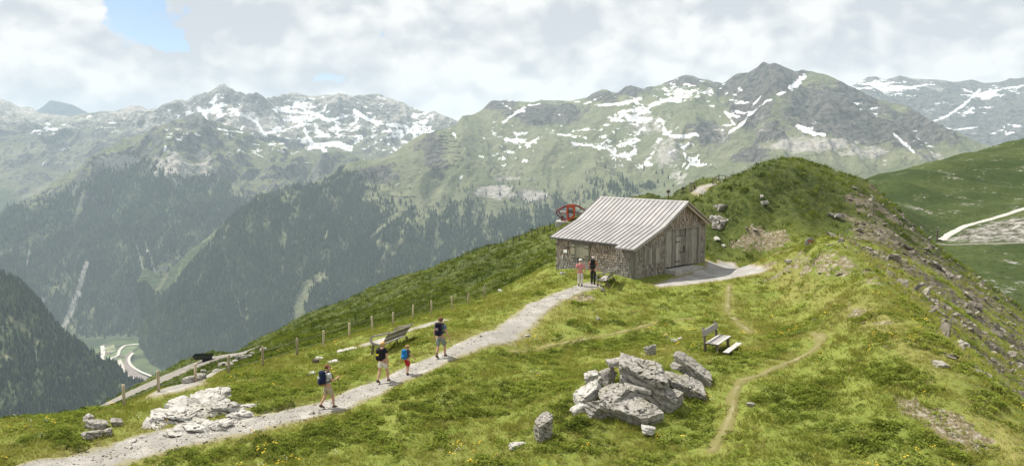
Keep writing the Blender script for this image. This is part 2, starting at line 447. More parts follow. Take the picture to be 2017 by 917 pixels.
def feature_masks(x, y, z):
    px, py = proj(x, y, z)
    n = fbm(x / 2.2, y / 2.2, 4, 91)
    st = sstep(-22, 30, poly_sdf(px, py, FLANK) + n * 55)
    st = np.where(y > 24, st, 0) * (0.42 + 0.58 * sstep(-0.28, 0.22, fbm((x + y) / 4.5, (x - y) / 9.0, 4, 95)))
    rb = sstep(-16, 26, poly_sdf(px, py, RUBBLE) + n * 46)
    ea = sstep(-12, 20, poly_sdf(px, py, EARTH) + n * 44)
    br = np.zeros_like(x)
    for b in BARE: br = np.maximum(br, sstep(-8, 22, poly_sdf(px, py, b) + n * 55))
    return st, np.maximum(rb * 0.8, ea * 0.9), br
def ground(x, y, full=False):
    x, y = np.asarray(x, float), np.asarray(y, float)
    z = near(x, y)
    rm = route_mask(x, y)
    keep = np.minimum(sstep(-0.05, -0.9, rm), sstep(0.2, 1.6, barn_dist(x, y)))
    st, rb, br = feature_masks(x, y, z)
    far = np.clip(y / 60.0, 0.6, 2.2)
    wx, wy = x + 0.5 * gnoise(x / 1.7, y / 1.7, 5), y + 0.5 * gnoise(x / 1.7, y / 1.7, 6)
    h = 0.30 * fbm(x / 4.5, y / 4.5, 3, 3) + 0.12 * (ridged(wx / 2.1, wy / 2.1, 3, 21) - 0.3) + 0.05 * fbm(x / 0.55, y / 0.55, 3, 33)
    hum = np.clip(gnoise(x / 6.0, y / 6.0, 44) * 1.6 + 0.4, 0.25, 1.3)
    h = h * hum * far
    h = h + (st + rb) * (0.35 * ridged(x / 2.6, y / 1.9, 4, 61) + 0.12 * fbm(x / 0.5, y / 0.5, 3, 66)) - br * 0.12
    # terracettes on the hummocks
    z = z + h * keep - 0.06 * sstep(-0.3, 0.2, rm)
    # knoll: rough broken foot
    # far edge rolls off into the valley
    z = z - np.maximum(y - 190.0, 0) ** 1.5 * 0.05
    return (z, rm, st, rb, br, keep) if full else z
def gz(x, y): return float(ground(np.array([x]), np.array([y]))[0])
def on(px, py, **kw):
    x, y, z = hit(px, py, **kw)
    return Vector((x, y, gz(x, y)))

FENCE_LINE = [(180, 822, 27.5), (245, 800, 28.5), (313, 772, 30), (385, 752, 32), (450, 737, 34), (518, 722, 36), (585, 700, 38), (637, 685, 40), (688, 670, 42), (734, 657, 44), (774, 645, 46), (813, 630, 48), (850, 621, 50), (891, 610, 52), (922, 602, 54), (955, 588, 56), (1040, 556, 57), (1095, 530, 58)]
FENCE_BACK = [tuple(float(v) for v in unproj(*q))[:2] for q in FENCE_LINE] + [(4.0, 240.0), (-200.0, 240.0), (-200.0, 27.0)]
def heath_shade_mask(x, y):  # darker heath growth; its tint also stands in for cloud shadow
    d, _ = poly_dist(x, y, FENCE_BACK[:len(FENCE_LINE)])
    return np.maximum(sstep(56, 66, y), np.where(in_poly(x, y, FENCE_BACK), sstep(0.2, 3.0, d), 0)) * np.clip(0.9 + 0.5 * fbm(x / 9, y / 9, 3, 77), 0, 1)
# ================================================================== ground mesh
NU, NV = 760, 620
az = np.linspace(-0.80, 0.80, NU)
rr = np.exp(np.linspace(math.log(13.5), math.log(230.0), NV))
GX, GY = az[None, :] * rr[:, None], np.repeat(rr[:, None], NU, 1)
GZ, rm, st, rb, br, keep = ground(GX, GY, True)
gm = grid_mesh('ground', GX, GY, GZ)
dry = fbm(GX / 7.0, GY / 7.0, 4, 71)
attr(gm, 'stone', st); attr(gm, 'earth', np.maximum(rb, br)); attr(gm, 'route', rm)
GPX, GPY = proj(GX, GY, GZ)
# trampled, yellower crest of the ridge and the paler path borders
crest = np.exp(-(poly_dist(GPX, GPY, [(1560, 560), (1700, 620), (1800, 690), (1900, 780), (2017, 900)])[0] / 45) ** 2) * (GY < 50)
attr(gm, 'heath_shade', heath_shade_mask(GX, GY))
attr(gm, 'dry', np.clip(0.5 + dry * 0.8 + 0.55 * crest + 0.35 * sstep(-0.8, 0.1, rm) * (GY < 70), 0, 1.2))

def ground_material():
    t = NT('turf'); p = t.pos()
    n1 = t.noise(p, 0.35, 6.0, 0.6); n2 = t.noise(p, 2.6, 6.0, 0.65); n3 = t.noise(p, 11.0, 4.0, 0.7)
    g = t.mix(t.rng(n1, 0.35, 0.65), (0.125, 0.165, 0.030), (0.185, 0.215, 0.046))
    g = t.mix(t.rng(n2, 0.40, 0.72), g, (0.190, 0.210, 0.055))
    g = t.mix(t.rng(n2, 0.44, 0.30), g, (0.075, 0.100, 0.020))
    g = t.mix(t.math('MULTIPLY', t.rng(t.attr('dry'), 0.55, 1.1), t.rng(n3, 0.35, 0.6)), g, (0.230, 0.205, 0.075))
    g = t.mix(t.math('MULTIPLY', t.attr('heath_shade'), 0.92), g, t.mix(t.rng(n2, 0.40, 0.66), (0.028, 0.042, 0.014), (0.075, 0.090, 0.028)))  # dark heath tone with cloud shadow put into the colour
    e = t.mix(t.rng(n3, 0.35, 0.65), (0.11, 0.09, 0.05), (0.24, 0.205, 0.135))
    e = t.mix(t.rng(t.noise(p, 5.0, 5.0), 0.52, 0.6), e, (0.30, 0.27, 0.22))
    g = t.mix(t.rng(t.math('ADD', t.attr('earth'), t.math('MULTIPLY', t.math('SUBTRACT', n2, 0.5), 2.6)), 0.50, 0.80), g, e)
    q = t.mapv(p, (1.0, 1.0, 2.6))
    v = t.voro(q, 2.4, out='Color'); vs = t.n('ShaderNodeSeparateColor'); t.l(v, vs.inputs[0])
    s = t.mix(vs.outputs[0], (0.065, 0.058, 0.042), (0.19, 0.168, 0.13))
    s = t.mix(t.rng(n2, 0.48, 0.64), s, (0.105, 0.105, 0.036))
    g = t.mix(t.rng(t.math('ADD', t.attr('stone'), t.math('MULTIPLY', t.math('SUBTRACT', t.noise(p, 0.8, 5.0, 0.6), 0.5), 1.7)), 0.40, 0.72), g, s)
    h = t.math('ADD', t.math('MULTIPLY', n2, 0.6), t.math('MULTIPLY', n3, 0.4))
    return t.bsdf(g, 0.95, t.bump(h, 0.9, 0.12), spec=0.1)
tag(link('ground', gm, ground_material()), kind='structure')

# ================================================================== paths: sheets that rise out of the turf along a ragged edge
def overlay(name, mask, pts, pad, cell, mat, lift=0.03):
    P = np.array(pts)
    x0, y0 = P.min(0) - pad; x1, y1 = P.max(0) + pad
    xs = np.arange(x0, x1, cell); ys = np.arange(y0, y1, cell)
    X, Y = np.meshgrid(xs, ys)
    m = mask(X, Y)
    m = m + 0.26 * fbm(X / 0.7, Y / 0.7, 4, 81) * min(1.0, cell * 8)
    Z = ground(X, Y) + lift + 0.03 - 0.10 * sstep(0.10, -0.18, m) + 0.012 * gnoise(X / 0.5, Y / 0.5, 12)
    keepv = m > -0.30
    nu = len(xs)
    a = (np.arange(len(ys) - 1)[:, None] * nu + np.arange(nu - 1)[None]).ravel()
    kv = keepv.ravel()
    ok = kv[a] & kv[a + 1] & kv[a + nu] & kv[a + nu + 1]
    f = np.stack([a, a + 1, a + nu + 1, a + nu], -1)[ok]
    used = np.unique(f); remap = np.zeros(X.size, np.int64); remap[used] = np.arange(len(used))
    co = np.stack([X, Y, Z], -1).reshape(-1, 3)[used]
    me = raw_mesh(bpy.data.meshes.new(name), co, remap[f])
    attr(me, 'inside', m.ravel()[used])
    return tag(link(name, me, mat), kind='structure')
def gravel(name, a, b, scale=18.0, edge=None):
    t = NT(name); p = t.pos()
    n = t.noise(p, scale, 5.0, 0.7); w = t.noise(p, 1.2, 4.0)
    c = t.mix(t.rng(n, 0.3, 0.7), a, b)
    c = t.mix(t.rng(w, 0.42, 0.7), c, tuple(x * 1.12 for x in b))
    pe = t.rng(t.voro(p, 26.0), 0.05, 0.30)
    c = t.mix(pe, tuple(x * 0.62 for x in a), c)
    c = t.mix(t.math('MULTIPLY', t.rng(t.noise(p, 3.0, 5.0), 0.56, 0.70), 0.55), c, (0.24, 0.21, 0.15))
    if edge: c = t.mix(t.rng(t.math('ADD', t.attr('inside'), t.math('MULTIPLY', t.math('SUBTRACT', w, 0.5), 0.5)), 0.35, 0.0), c, edge)
    return t.bsdf(c, 0.95, t.bump(t.math('ADD', n, pe), 0.6, 0.03), spec=0.1)
M_path = gravel('path_gravel', (0.205, 0.196, 0.178), (0.325, 0.312, 0.288), edge=(0.24, 0.22, 0.13))
M_apron = gravel('yard_gravel', (0.22, 0.215, 0.205), (0.335, 0.328, 0.312), edge=(0.24, 0.21, 0.12))
M_trail = gravel('trodden_earth', (0.19, 0.165, 0.10), (0.32, 0.28, 0.19), edge=(0.17, 0.16, 0.06))
M_track = gravel('track_gravel', (0.15, 0.14, 0.125), (0.25, 0.235, 0.21), scale=3.0)
widen = lambda x, y: 0.80 + 0.18 * np.clip((27 - y) / 4, 0, 1.6) + 0.22 * gnoise(x / 1.9, y / 1.9, 77)
overlay('footpath', lambda x, y: widen(x, y) - poly_dist(x, y, MAIN)[0], MAIN, 2.2, 0.11, M_path)
overlay('side_path', lambda x, y: 0.55 - poly_dist(x, y, SIDE)[0], SIDE, 1.5, 0.14, M_path)
overlay('gravel_yard', lambda x, y: poly_sdf(x, y, APRON), APRON, 1.0, 0.16, M_apron)
for tr in TRAILS:
    overlay('dirt_trail', lambda x, y: 0.11 + 0.09 * gnoise(x / 1.3, y / 1.3, 8) - poly_dist(x, y, tr)[0], tr, 0.8, 0.07, M_trail, lift=0.045)
overlay('gravel_track', lambda x, y: 2.7 - poly_dist(x, y, TRACK)[0], TRACK, 4.0, 0.35, M_track, lift=0.10)
overlay('lower_path', lambda x, y: 0.75 - poly_dist(x, y, LOWER)[0], LOWER, 1.4, 0.16, M_path, lift=0.05)
overlay('ridge_path', lambda x, y: 0.65 - poly_dist(x, y, RIDGEPATH)[0], RIDGEPATH, 1.5, 0.2, M_path, lift=0.10)

# ================================================================== hillside on the right beyond the valley notch
HILL_PIX = [(1715, 361, 330), (1760, 348, 345), (1800, 337, 360), (1900, 312, 400), (2017, 278, 450), (2150, 235, 500), (1800, 400, 270), (1900, 385, 300), (2017, 350, 335), (1850, 440, 245),
 (1850, 473, 225), (1900, 446, 238), (1960, 429, 248), (2017, 411, 258), (2100, 390, 270), (1860, 483, 212), (1940, 481, 208), (2017, 479, 204), (2120, 476, 200), (1900, 535, 182), (2017, 560, 168), (1950, 610, 150), (2100, 660, 140), (1800, 470, 215), (1700, 440, 230)]
HILL_PIX += [(1715, 376, 420), (1800, 356, 450), (1900, 332, 490), (2017, 302, 540), (2150, 265, 590), (1715, 420, 600), (1900, 385, 620), (2100, 345, 640)]
HILL_WORLD = [(80, 300, -48), (60, 220, -52), (60, 150, -50), (120, 110, -46), (70, 420, -60)]
hill = Terrain(HILL_PIX, HILL_WORLD)
HROAD = line([(1848, 474), (1870, 462), (1900, 446), (1930, 437), (1960, 429), (2017, 411), (2080, 394)], f=hill, y0=120.0, y1=600.0)
HLOW = line([(1845, 480), (1870, 482), (1940, 480), (2017, 478), (2090, 476)], f=hill, y0=120.0, y1=600.0)
def hill_z(x, y):
    z = hill(x, y)
    d = np.minimum(poly_dist(x, y, HROAD)[0], poly_dist(x, y, HLOW)[0])
    k = sstep(3.0, 9.0, d)
    return z + k * (1.6 * fbm(x / 28, y / 40, 4, 7) + 3.2 * (ridged((x + 0.3 * y) / 38, y / 120, 3, 9) - 0.3)) * np.clip(y / 250, 0.5, 1.4)
az2 = np.linspace(0.36, 0.86, 330); r2 = np.exp(np.linspace(math.log(118), math.log(620), 300))
HX, HY = az2[None] * r2[:, None], np.repeat(r2[:, None], 330, 1)
HZ = hill_z(HX, HY)
hm = grid_mesh('hillside', HX, HY, HZ)
hpx, hpy = proj(HX, HY, HZ)
bank = poly_sdf(hpx, hpy, [(1868, 468), (1905, 452), (1960, 438), (2060, 412), (2060, 474), (1940, 476), (1868, 477)])
attr(hm, 'bank', sstep(-3, 6, bank + 16 * fbm(HX / 6, HY / 6, 4, 3)))
def hill_material():
    t = NT('alpine_turf'); p = t.pos()
    p2 = t.mapv(p, (1, 1, 2.2), rot=(0, 0.5, 0.6)); n1 = t.noise(p, 0.02, 5.0, 0.6); n2 = t.noise(p2, 0.10, 6.0, 0.65); n3 = t.noise(p2, 0.7, 4.0, 0.7)
    g = t.mix(t.rng(n1, 0.35, 0.65), (0.036, 0.056, 0.017), (0.070, 0.092, 0.028))
    g = t.mix(t.rng(n2, 0.50, 0.78), g, (0.085, 0.104, 0.036))
    g = t.mix(t.rng(n3, 0.48, 0.30), g, (0.016, 0.028, 0.010))
    rk = t.mix(t.rng(n3, 0.35, 0.65), (0.10, 0.095, 0.09), (0.30, 0.29, 0.28))
    g = t.mix(t.rng(t.math('ADD', t.math('MULTIPLY', n2, 0.6), t.math('MULTIPLY', n3, 0.5)), 0.645, 0.68), g, rk)
    wr = t.mix(t.rng(t.noise(p, 0.45, 6.0, 0.75), 0.40, 0.62), (0.045, 0.050, 0.026), (0.36, 0.345, 0.32))
    g = t.mix(t.attr('bank'), g, wr)
    return t.bsdf(g, 0.95, t.bump(t.math('ADD', n2, n3), 0.8, 1.2), spec=0.1)
tag(link('hillside', hm, hill_material()), kind='structure')
def ribbon(name, pts, w, f, mat, lift, step=2.0):
    """a flat road laid along points on a height function"""
    P = [Vector(p) for p in pts]; S = []
    for a, b in zip(P, P[1:]):
        n = max(1, int((b - a).length / step))
        S += [a.lerp(b, i / n) for i in range(n)]
    S.append(P[-1])
    co, fs = [], []
    for i, p in enumerate(S):
        t = (S[min(i + 1, len(S) - 1)] - S[max(i - 1, 0)]).normalized()
        nrm = Vector((-t.y, t.x))
        zc = max(float(f(np.array([p.x + nrm.x * k * w / 2]), np.array([p.y + nrm.y * k * w / 2]))[0]) for k in (-1, -0.5, 0, 0.5, 1)) + lift
        ww = w * (1 + 0.12 * math.sin(i * 1.3) + 0.08 * math.sin(i * 2.9))
        for k in (-1, -0.33, 0.33, 1):
            co.append((p.x + nrm.x * k * ww / 2, p.y + nrm.y * k * ww / 2, zc - (0.8 * lift + 0.15 if abs(k) == 1 else 0)))
        if i: fs += [((i - 1) * 4 + k, (i - 1) * 4 + k + 1, i * 4 + k + 1, i * 4 + k) for k in range(3)]
    return tag(link(name, raw_mesh(bpy.data.meshes.new(name), np.array(co), np.array(fs)), mat), kind='structure')
M_white = gravel('pale_road_gravel', (0.34, 0.325, 0.30), (0.48, 0.46, 0.43), scale=1.0)
ribbon('mountain_road', HROAD, 2.6, hill_z, M_white, 0.2)
ribbon('lower_road', HLOW, 0.9, hill_z, M_track, 0.15)
# ================================================================== mountains
def zray(px, py, Y): return unproj(px, py, Y)[2]
def massif(name, crest, foot, px0, px1, nu, nv, seed, amp, spurs=(), back=0.22, prof=1.0, crestamp=0.35, gully=420.0, fine=0.15):
    """height field over (azimuth, distance): rises from foot to crest, falls away behind; ridges and gullies added"""
    px = np.linspace(px0, px1, nu)
    C = np.array(crest, float); Fo = np.array(foot, float)
    pyc, Yc = np.interp(px, C[:, 0], C[:, 1]), np.interp(px, C[:, 0], C[:, 2]) * 1000
    Yf, zf = np.interp(px, Fo[:, 0], Fo[:, 1]) * 1000, np.interp(px, Fo[:, 0], Fo[:, 2])
    zc = zray(px, pyc, Yc)
    kx = (px - CXP) / F_PX / (_c + 0.10 * _s)
    nb = max(8, nv // 8)
    T = np.r_[np.linspace(0, 1, nv - nb), 1 + np.linspace(0.02, 1, nb) * back][:, None]
    Yg = Yf + (Yc - Yf) * T
    X = kx * Yg
    t = np.clip(T, 0, 1)
    Z = zf + (zc - zf) * t ** prof - np.maximum(T - 1, 0) * (Yc - Yf) * 0.75
    for pts, slope in spurs:
        W = [unproj(a, b, c * 1000) for a, b, c in pts]
        wx = X + 110 * gnoise(X / 420, Yg / 420, seed + 3); wy = Yg + 110 * gnoise(X / 420, Yg / 420, seed + 4)
        d, arc = poly_dist(wx, wy, W)
        zs = np.interp(arc, np.arange(len(W)), [w[2] for w in W]) - slope * d
        k = 45.0
        Z = np.maximum(Z, zs) + k * np.exp(-np.abs(Z - zs) / k) * 0.35
    wx = X + 160 * gnoise(X / 700, Yg / 700, seed + 1); wy = Yg + 160 * gnoise(X / 700, Yg / 700, seed + 2)
    env = np.clip(3.2 * t * (1 - t) ** 0.8, 0, 1) + crestamp * t ** 6
    R = ridged(wx / gully, wy / (gully * 3.2), 4, seed + 9, 0.42)
    B = fbm(X / 1500, Yg / 1500, 3, seed + 40)
    D = fbm(wx / 120, wy / 120, 4, seed + 50, 0.6)
    R2 = ridged(wx / 165, wy / 240, 4, seed + 60, 0.55)
    env2 = np.clip(3.2 * t * (1 - t) ** 0.5, 0, 1) + 0.5 * crestamp * t ** 6
    Zn = Z + env * (amp * (R - 0.25) + amp * 0.7 * B + amp * 0.10 * D) + env2 * amp * fine * (R2 - 0.3)
    Z = np.maximum(Zn, zf + (Z - zf) * 0.55 * (t < 0.5) - 1e5 * (t >= 0.5))
    Z = zf + (Z - zf) * sstep(-0.01, 0.16, t)
    return X, Yg, Z, R, t + 0 * X
def slope_of(X, Y, Z):
    e1 = np.stack([np.gradient(a, axis=1) for a in (X, Y, Z)], -1); e2 = np.stack([np.gradient(a, axis=0) for a in (X, Y, Z)], -1)
    n = np.cross(e1, e2); n /= np.linalg.norm(n, axis=-1, keepdims=True) + 1e-9
    return 1 - np.abs(n[..., 2]), n
def strokes(px, py, items, soft=1.0, jit=None):
    m = np.zeros_like(px)
    jx, jy = (0, 0) if jit is None else jit
    for pts, w in items:
        d, _ = poly_dist(px + jx, py + jy, pts)
        m = np.maximum(m, np.clip(1.0 - d / w, 0, 1))
    return m
def blobs(px, py, items):
    m = np.zeros_like(px)
    for cx, cy, rx, ry, s in items:
        m = np.maximum(m, s * np.exp(-((px - cx) / rx) ** 2 - ((py - cy) / ry) ** 2))
    return m
def mountain_material(name, meadow_a, meadow_b, rock_a, rock_b, forest):
    t = NT(name); p = t.pos()
    q = t.mapv(p, (1, 1, 1.8))
    n1 = t.noise(p, 0.0016, 6.0, 0.6); n2 = t.noise(q, 0.008, 7.0, 0.62); n3 = t.noise(q, 0.03, 5.0, 0.68)
    wob = t.math('ADD', t.math('MULTIPLY', t.math('SUBTRACT', n2, 0.5), 1.5), t.math('MULTIPLY', t.math('SUBTRACT', n3, 0.5), 0.9))
    c = t.mix(t.rng(n1, 0.38, 0.62), meadow_a, meadow_b)
    c = t.mix(t.rng(n2, 0.56, 0.76), c, tuple(x * 0.70 for x in meadow_a))
    n4 = t.noise(t.mapv(p, (1, 1, 0.45), rot=(0.25, 0.35, 0.0)), 0.022, 6.0, 0.7, 0.6)
    c = t.mix(t.rng(n4, 0.55, 0.68), c, tuple(x * 1.2 for x in meadow_b))
    c = t.mix(t.rng(n4, 0.38, 0.26), c, tuple(x * 0.5 for x in meadow_a))
    rk = t.mix(t.rng(n4, 0.38, 0.60), rock_a, rock_b)
    rk = t.mix(t.rng(n3, 0.44, 0.30), rk, tuple(x * 0.5 for x in rock_a))
    c = t.mix(t.rng(t.math('ADD', t.attr('rock'), wob), 0.38, 0.62), c, rk)
    sc = t.mix(t.rng(n3, 0.3, 0.7), (0.30, 0.28, 0.25), (0.46, 0.44, 0.40))
    c = t.mix(t.rng(t.math('ADD', t.attr('scree'), t.math('MULTIPLY', wob, 0.7)), 0.40, 0.66), c, sc)
    fo = t.mix(t.rng(n3, 0.35, 0.65), forest, tuple(x * 1.7 for x in forest))
    c = t.mix(t.rng(t.math('ADD', t.attr('forest'), t.math('MULTIPLY', wob, 0.6)), 0.50, 0.85), c, fo)
    sn = t.rng(t.math('ADD', t.attr('snow'), t.math('MULTIPLY', wob, 0.75)), 0.48, 0.53)
    c = t.mix(sn, c, (0.86, 0.87, 0.90))
    return t.bsdf(c, 0.95, t.bump(t.math('ADD', n2, t.math('MULTIPLY', n3, 0.5)), 0.9, 70.0), spec=0.1)
def put_massif(name, M, masks, mat):
    X, Y, Z = M[:3]
    me = grid_mesh(name, X, Y, Z)
    for k, v in masks.items(): attr(me, k, v)
    return tag(link(name, me, mat), kind='structure')
FOREST_PTS = []
def sow(M, forest, n, h, rng, minpx=None):
    """scatter conifer stands over a mountain mesh by its forest mask"""
    X, Y, Z = M[:3]; nv, nu = X.shape
    w = np.clip(forest[:-1, :-1], 0, 1)
    e1 = np.stack([A[:-1, 1:] - A[:-1, :-1] for A in (X, Y, Z)], -1); e2 = np.stack([A[1:, :-1] - A[:-1, :-1] for A in (X, Y, Z)], -1)
    area = np.linalg.norm(np.cross(e1, e2), axis=-1)
    pr = (w * area).ravel(); pr /= pr.sum()
    c = rng.choice(pr.size, n, p=pr); r, k = c // (nu - 1), c % (nu - 1)
    u, v = rng.random(n), rng.random(n)
    def bl(A): return (A[r, k] * (1 - u) + A[r, k + 1] * u) * (1 - v) + (A[r + 1, k] * (1 - u) + A[r + 1, k + 1] * u) * v
    P = np.stack([bl(X), bl(Y), bl(Z) - 1.0], -1)
    FOREST_PTS.append((P, h * rng.uniform(0.6, 1.25, n)))

# ---- far summit, the blue of the haze put into its rock colour
M = massif('far_summit', [(40, 240, 14.5), (85, 214, 14.5), (105, 198, 14.5), (125, 201, 14.5), (150, 207, 14.5), (185, 226, 14.5), (230, 245, 14.5)], [(0, 12.6, -300), (260, 12.6, -300)], 30, 240, 90, 50, 200, 90, back=0.2, crestamp=0.1)
put_massif('far_summit', M, {'rock': np.full(M[0].shape, 0.8), 'scree': 0 * M[0], 'forest': 0 * M[0], 'snow': 0 * M[0]}, mountain_material('far_rock_hazed', (0.05, 0.07, 0.03), (0.07, 0.09, 0.04), (0.05, 0.07, 0.10), (0.09, 0.115, 0.15), (0.02, 0.03, 0.015)))

# ---- snowy range at the back left
E_crest = [(-120, 215, 11.5), (-60, 200, 11.5), (0, 192, 11.5), (20, 202, 11.5), (45, 212, 11.5), (62, 208, 11.5), (85, 222, 11.5), (140, 230, 11.5), (170, 222, 11.5), (210, 219, 11.5), (235, 221, 11.5), (265, 207, 11.3), (290, 216, 11.2), (315, 217, 11), (335, 222, 11), (360, 212, 10.6), (385, 190, 10.4), (415, 186, 10.2), (440, 167, 10.2), (462, 178, 10.3), (488, 192, 10.8), (520, 196, 11.2), (560, 193, 11.4), (590, 186, 11.4), (612, 190, 11.4), (640, 189, 11.4), (668, 188, 11.4), (690, 195, 11.4), (715, 192, 11.4), (745, 187, 11.4), (775, 196, 11.2), (800, 208, 11), (845, 222, 10.6), (855, 217, 10.5), (870, 226, 10.4), (905, 240, 10.2), (960, 262, 10)]
M = massif('snowy_range', E_crest, [(-120, 7.4, -560), (100, 7.4, -640), (330, 7.8, -330), (600, 8.2, -260), (800, 8.6, -330), (960, 8.6, -330)], -120, 960, 480, 210, 300, 270,
   spurs=[([(440, 167, 10.2), (450, 205, 9.7), (440, 235, 9.2), (520, 285, 8.4)], 0.55), ([(265, 207, 11.3), (230, 255, 10.2), (195, 300, 9.2), (150, 345, 8.2)], 0.6), ([(0, 195, 11.4), (60, 260, 10), (110, 330, 8.6)], 0.55), ([(640, 190, 11.4), (640, 225, 10.6), (600, 265, 9.6)], 0.7), ([(745, 187, 11.4), (790, 240, 10.4), (740, 300, 9.2)], 0.6), ([(440, 167, 10.2), (385, 225, 9.6), (300, 290, 8.6)], 0.6)], gully=800, crestamp=0.10)
px, py = proj(*M[:3]); sl_, nn = slope_of(*M[:3])
nz = fbm(M[0] / 330 + 3, M[2] / 130, 4, 5, 0.6); nz2 = fbm(M[0] / 900, M[2] / 400, 3, 6)
P_ = blobs(px, py, [(660, 250, 190, 52, 0.58), (540, 215, 110, 22, 0.55), (400, 225, 90, 35, 0.50), (300, 265, 60, 30, 0.50), (200, 250, 50, 26, 0.42), (90, 265, 70, 45, 0.46), (330, 300, 60, 40, 0.42), (820, 260, 80, 40, 0.55), (470, 260, 70, 22, 0.46), (120, 320, 120, 26, 0.36)])
J = (9 * nz, 9 * nz2)
S_ = strokes(px, py, [([(620, 290), (660, 285), (690, 295)], 13), ([(600, 255), (615, 285), (640, 298)], 9), ([(455, 215), (510, 245), (520, 268)], 8), ([(600, 215), (650, 235), (680, 225)], 9), ([(700, 215), (740, 245), (800, 250)], 9), ([(380, 240), (420, 215), (445, 205)], 6)], jit=J)
nh = 0.45 * fbm(M[0] / 150 + 7, M[2] / 48 + 0.5 * nz, 4, 55, 0.62) + 0.62 * (ridged((M[0] + 0.9 * M[2]) / 240 + 0.4 * nz, (2.0 * M[2] - 0.35 * M[0]) / 240, 3, 58) - 0.38)
snow = np.maximum(0.85 * P_ + 0.03 + 1.0 * nh + 0.06 * nz - 0.50 * (M[3] - 0.25), S_ * 0.85 + 0.5 * nh) * (P_ > 0.08)
rock = np.clip(0.30 + 1.1 * (sl_ - 0.22) * 3 + 0.5 * sstep(270, 200, py) + 0.45 * M[3], 0, 1)
put_massif('snowy_range', M, {'snow': np.clip(snow, 0, 1), 'rock': rock, 'scree': np.clip(0.55 * sstep(330, 220, py) + 0.35 * nz2, 0, 1), 'forest': sstep(335, 400, py + 40 * nz2)},
   mountain_material('range_rock', (0.13, 0.135, 0.085), (0.19, 0.185, 0.13), (0.036, 0.040, 0.042), (0.150, 0.146, 0.138), (0.05, 0.068, 0.035)))

# ---- forested mountain, centre left
D_crest = [(-140, 500, 6.4), (-60, 470, 6.6), (0, 442, 6.8), (60, 408, 7.0), (110, 378, 7.1), (160, 345, 7.2), (210, 312, 7.3), (255, 283, 7.4), (290, 262, 7.45), (322, 245, 7.5), (345, 240, 7.5), (375, 244, 7.7), (420, 252, 7.9), (470, 262, 8.1), (520, 280, 8.2), (560, 292, 8.2), (610, 302, 8.2), (650, 312, 8.1), (690, 322, 8.0), (740, 345, 7.8), (800, 380, 7.6)]
M = massif('forest_mountain', D_crest, [(-140, 4.6, -1205), (0, 4.8, -1205), (120, 5.0, -1205), (250, 5.05, -1205), (300, 5.1, -1205), (500, 5.6, -1000), (800, 6.4, -800)], -140, 800, 420, 300, 400, 330,
   spurs=[([(345, 240, 7.5), (335, 290, 7.1), (315, 370, 6.6), (285, 470, 6.0), (262, 560, 5.5), (250, 640, 5.15)], 0.62), ([(375, 255, 7.6), (420, 330, 7.0), (470, 400, 6.5), (500, 470, 6.0)], 0.6), ([(345, 240, 7.5), (270, 300, 7.0), (180, 370, 6.6), (90, 440, 6.1), (20, 520, 5.6)], 0.55), ([(285, 420, 6.3), (200, 520, 5.7), (140, 600, 5.3)], 0.6)], gully=700)
px, py = proj(*M[:3]); sl_, nn = slope_of(*M[:3])
nz = fbm(M[0] / 260, M[2] / 200, 4, 15, 0.6); nz2 = fbm(M[0] / 700, M[2] / 500, 3, 16)
tl = np.interp(px, [-140, 0, 100, 200, 270, 330, 420, 480, 560, 650, 800], [460, 430, 390, 345, 330, 345, 355, 400, 395, 400, 400])
J = (14 * nz, 14 * nz2)
cut = strokes(px, py, [([(170, 520), (160, 560), (150, 590), (128, 640)], 10), ([(40, 590), (60, 600), (85, 590)], 10), ([(165, 380), (150, 430), (140, 450)], 9), ([(275, 460), (300, 520), (318, 570)], 4), ([(265, 470), (283, 540), (275, 590)], 4), ([(60, 470), (55, 520)], 4)], jit=(5 * nz, 3 * nz2))
fo = sstep(-22, 26, py - tl + 46 * nz) * (1 - sstep(0.15, 0.6, cut))
fo = fo * (1 - 0.55 * sstep(0.30, 0.50, nz2 + 0.25 * nz))
gul = sstep(0.62, 0.88, ridged((M[0] + 60 * nz) / 170, M[1] / 1500 + M[2] / 2600, 3, 19))
fo = fo * (1 - 0.55 * gul)
snow = np.maximum(blobs(px, py, [(540, 285, 130, 25, 0.46), (360, 262, 55, 20, 0.45), (450, 262, 60, 14, 0.5), (620, 315, 60, 14, 0.36)]) + 0.5 * fbm(M[0] / 120, M[2] / 40, 4, 56, 0.6) - 0.03, 0.8 * strokes(px, py, [([(430, 254), (450, 258), (478, 261)], 4), ([(500, 300), (520, 310)], 3), ([(325, 288), (323, 298)], 4), ([(345, 274), (355, 276)], 4), ([(445, 305), (462, 312)], 3)], jit=(4 * nz, 2 * nz2)) )
sc = np.clip(0.95 * blobs(px, py, [(340, 335, 55, 42, 0.95), (235, 320, 60, 26, 0.8), (400, 330, 26, 60, 0.7), (160, 560, 10, 60, 0.2)]) + sstep(0.2, 0.7, cut) * (py > 480) * 0.9, 0, 1)
rock = np.clip(1.6 * (sl_ - 0.24) * 2 + 0.55 * sstep(300, 240, py) * (px < 430) + 0.3 * M[3], 0, 0.9)
snow = snow * sstep(345, 318, py)
put_massif('forest_mountain', M, {'snow': np.clip(snow, 0, 1), 'rock': rock, 'scree': sc, 'forest': fo}, mountain_material('mountain_slope', (0.13, 0.145, 0.07), (0.18, 0.185, 0.105), (0.055, 0.057, 0.055), (0.18, 0.175, 0.16), (0.060, 0.080, 0.042)))
stand = sstep(-0.34, 0.25, fbm(M[0] / 170, M[2] / 260, 4, 17, 0.6)) * (1 - 0.6 * gul)
sow(M, fo * (0.15 + stand) * sstep(0, 0.06, M[4]) * (M[4] < 0.9999), 32000, 36.0, RNG)

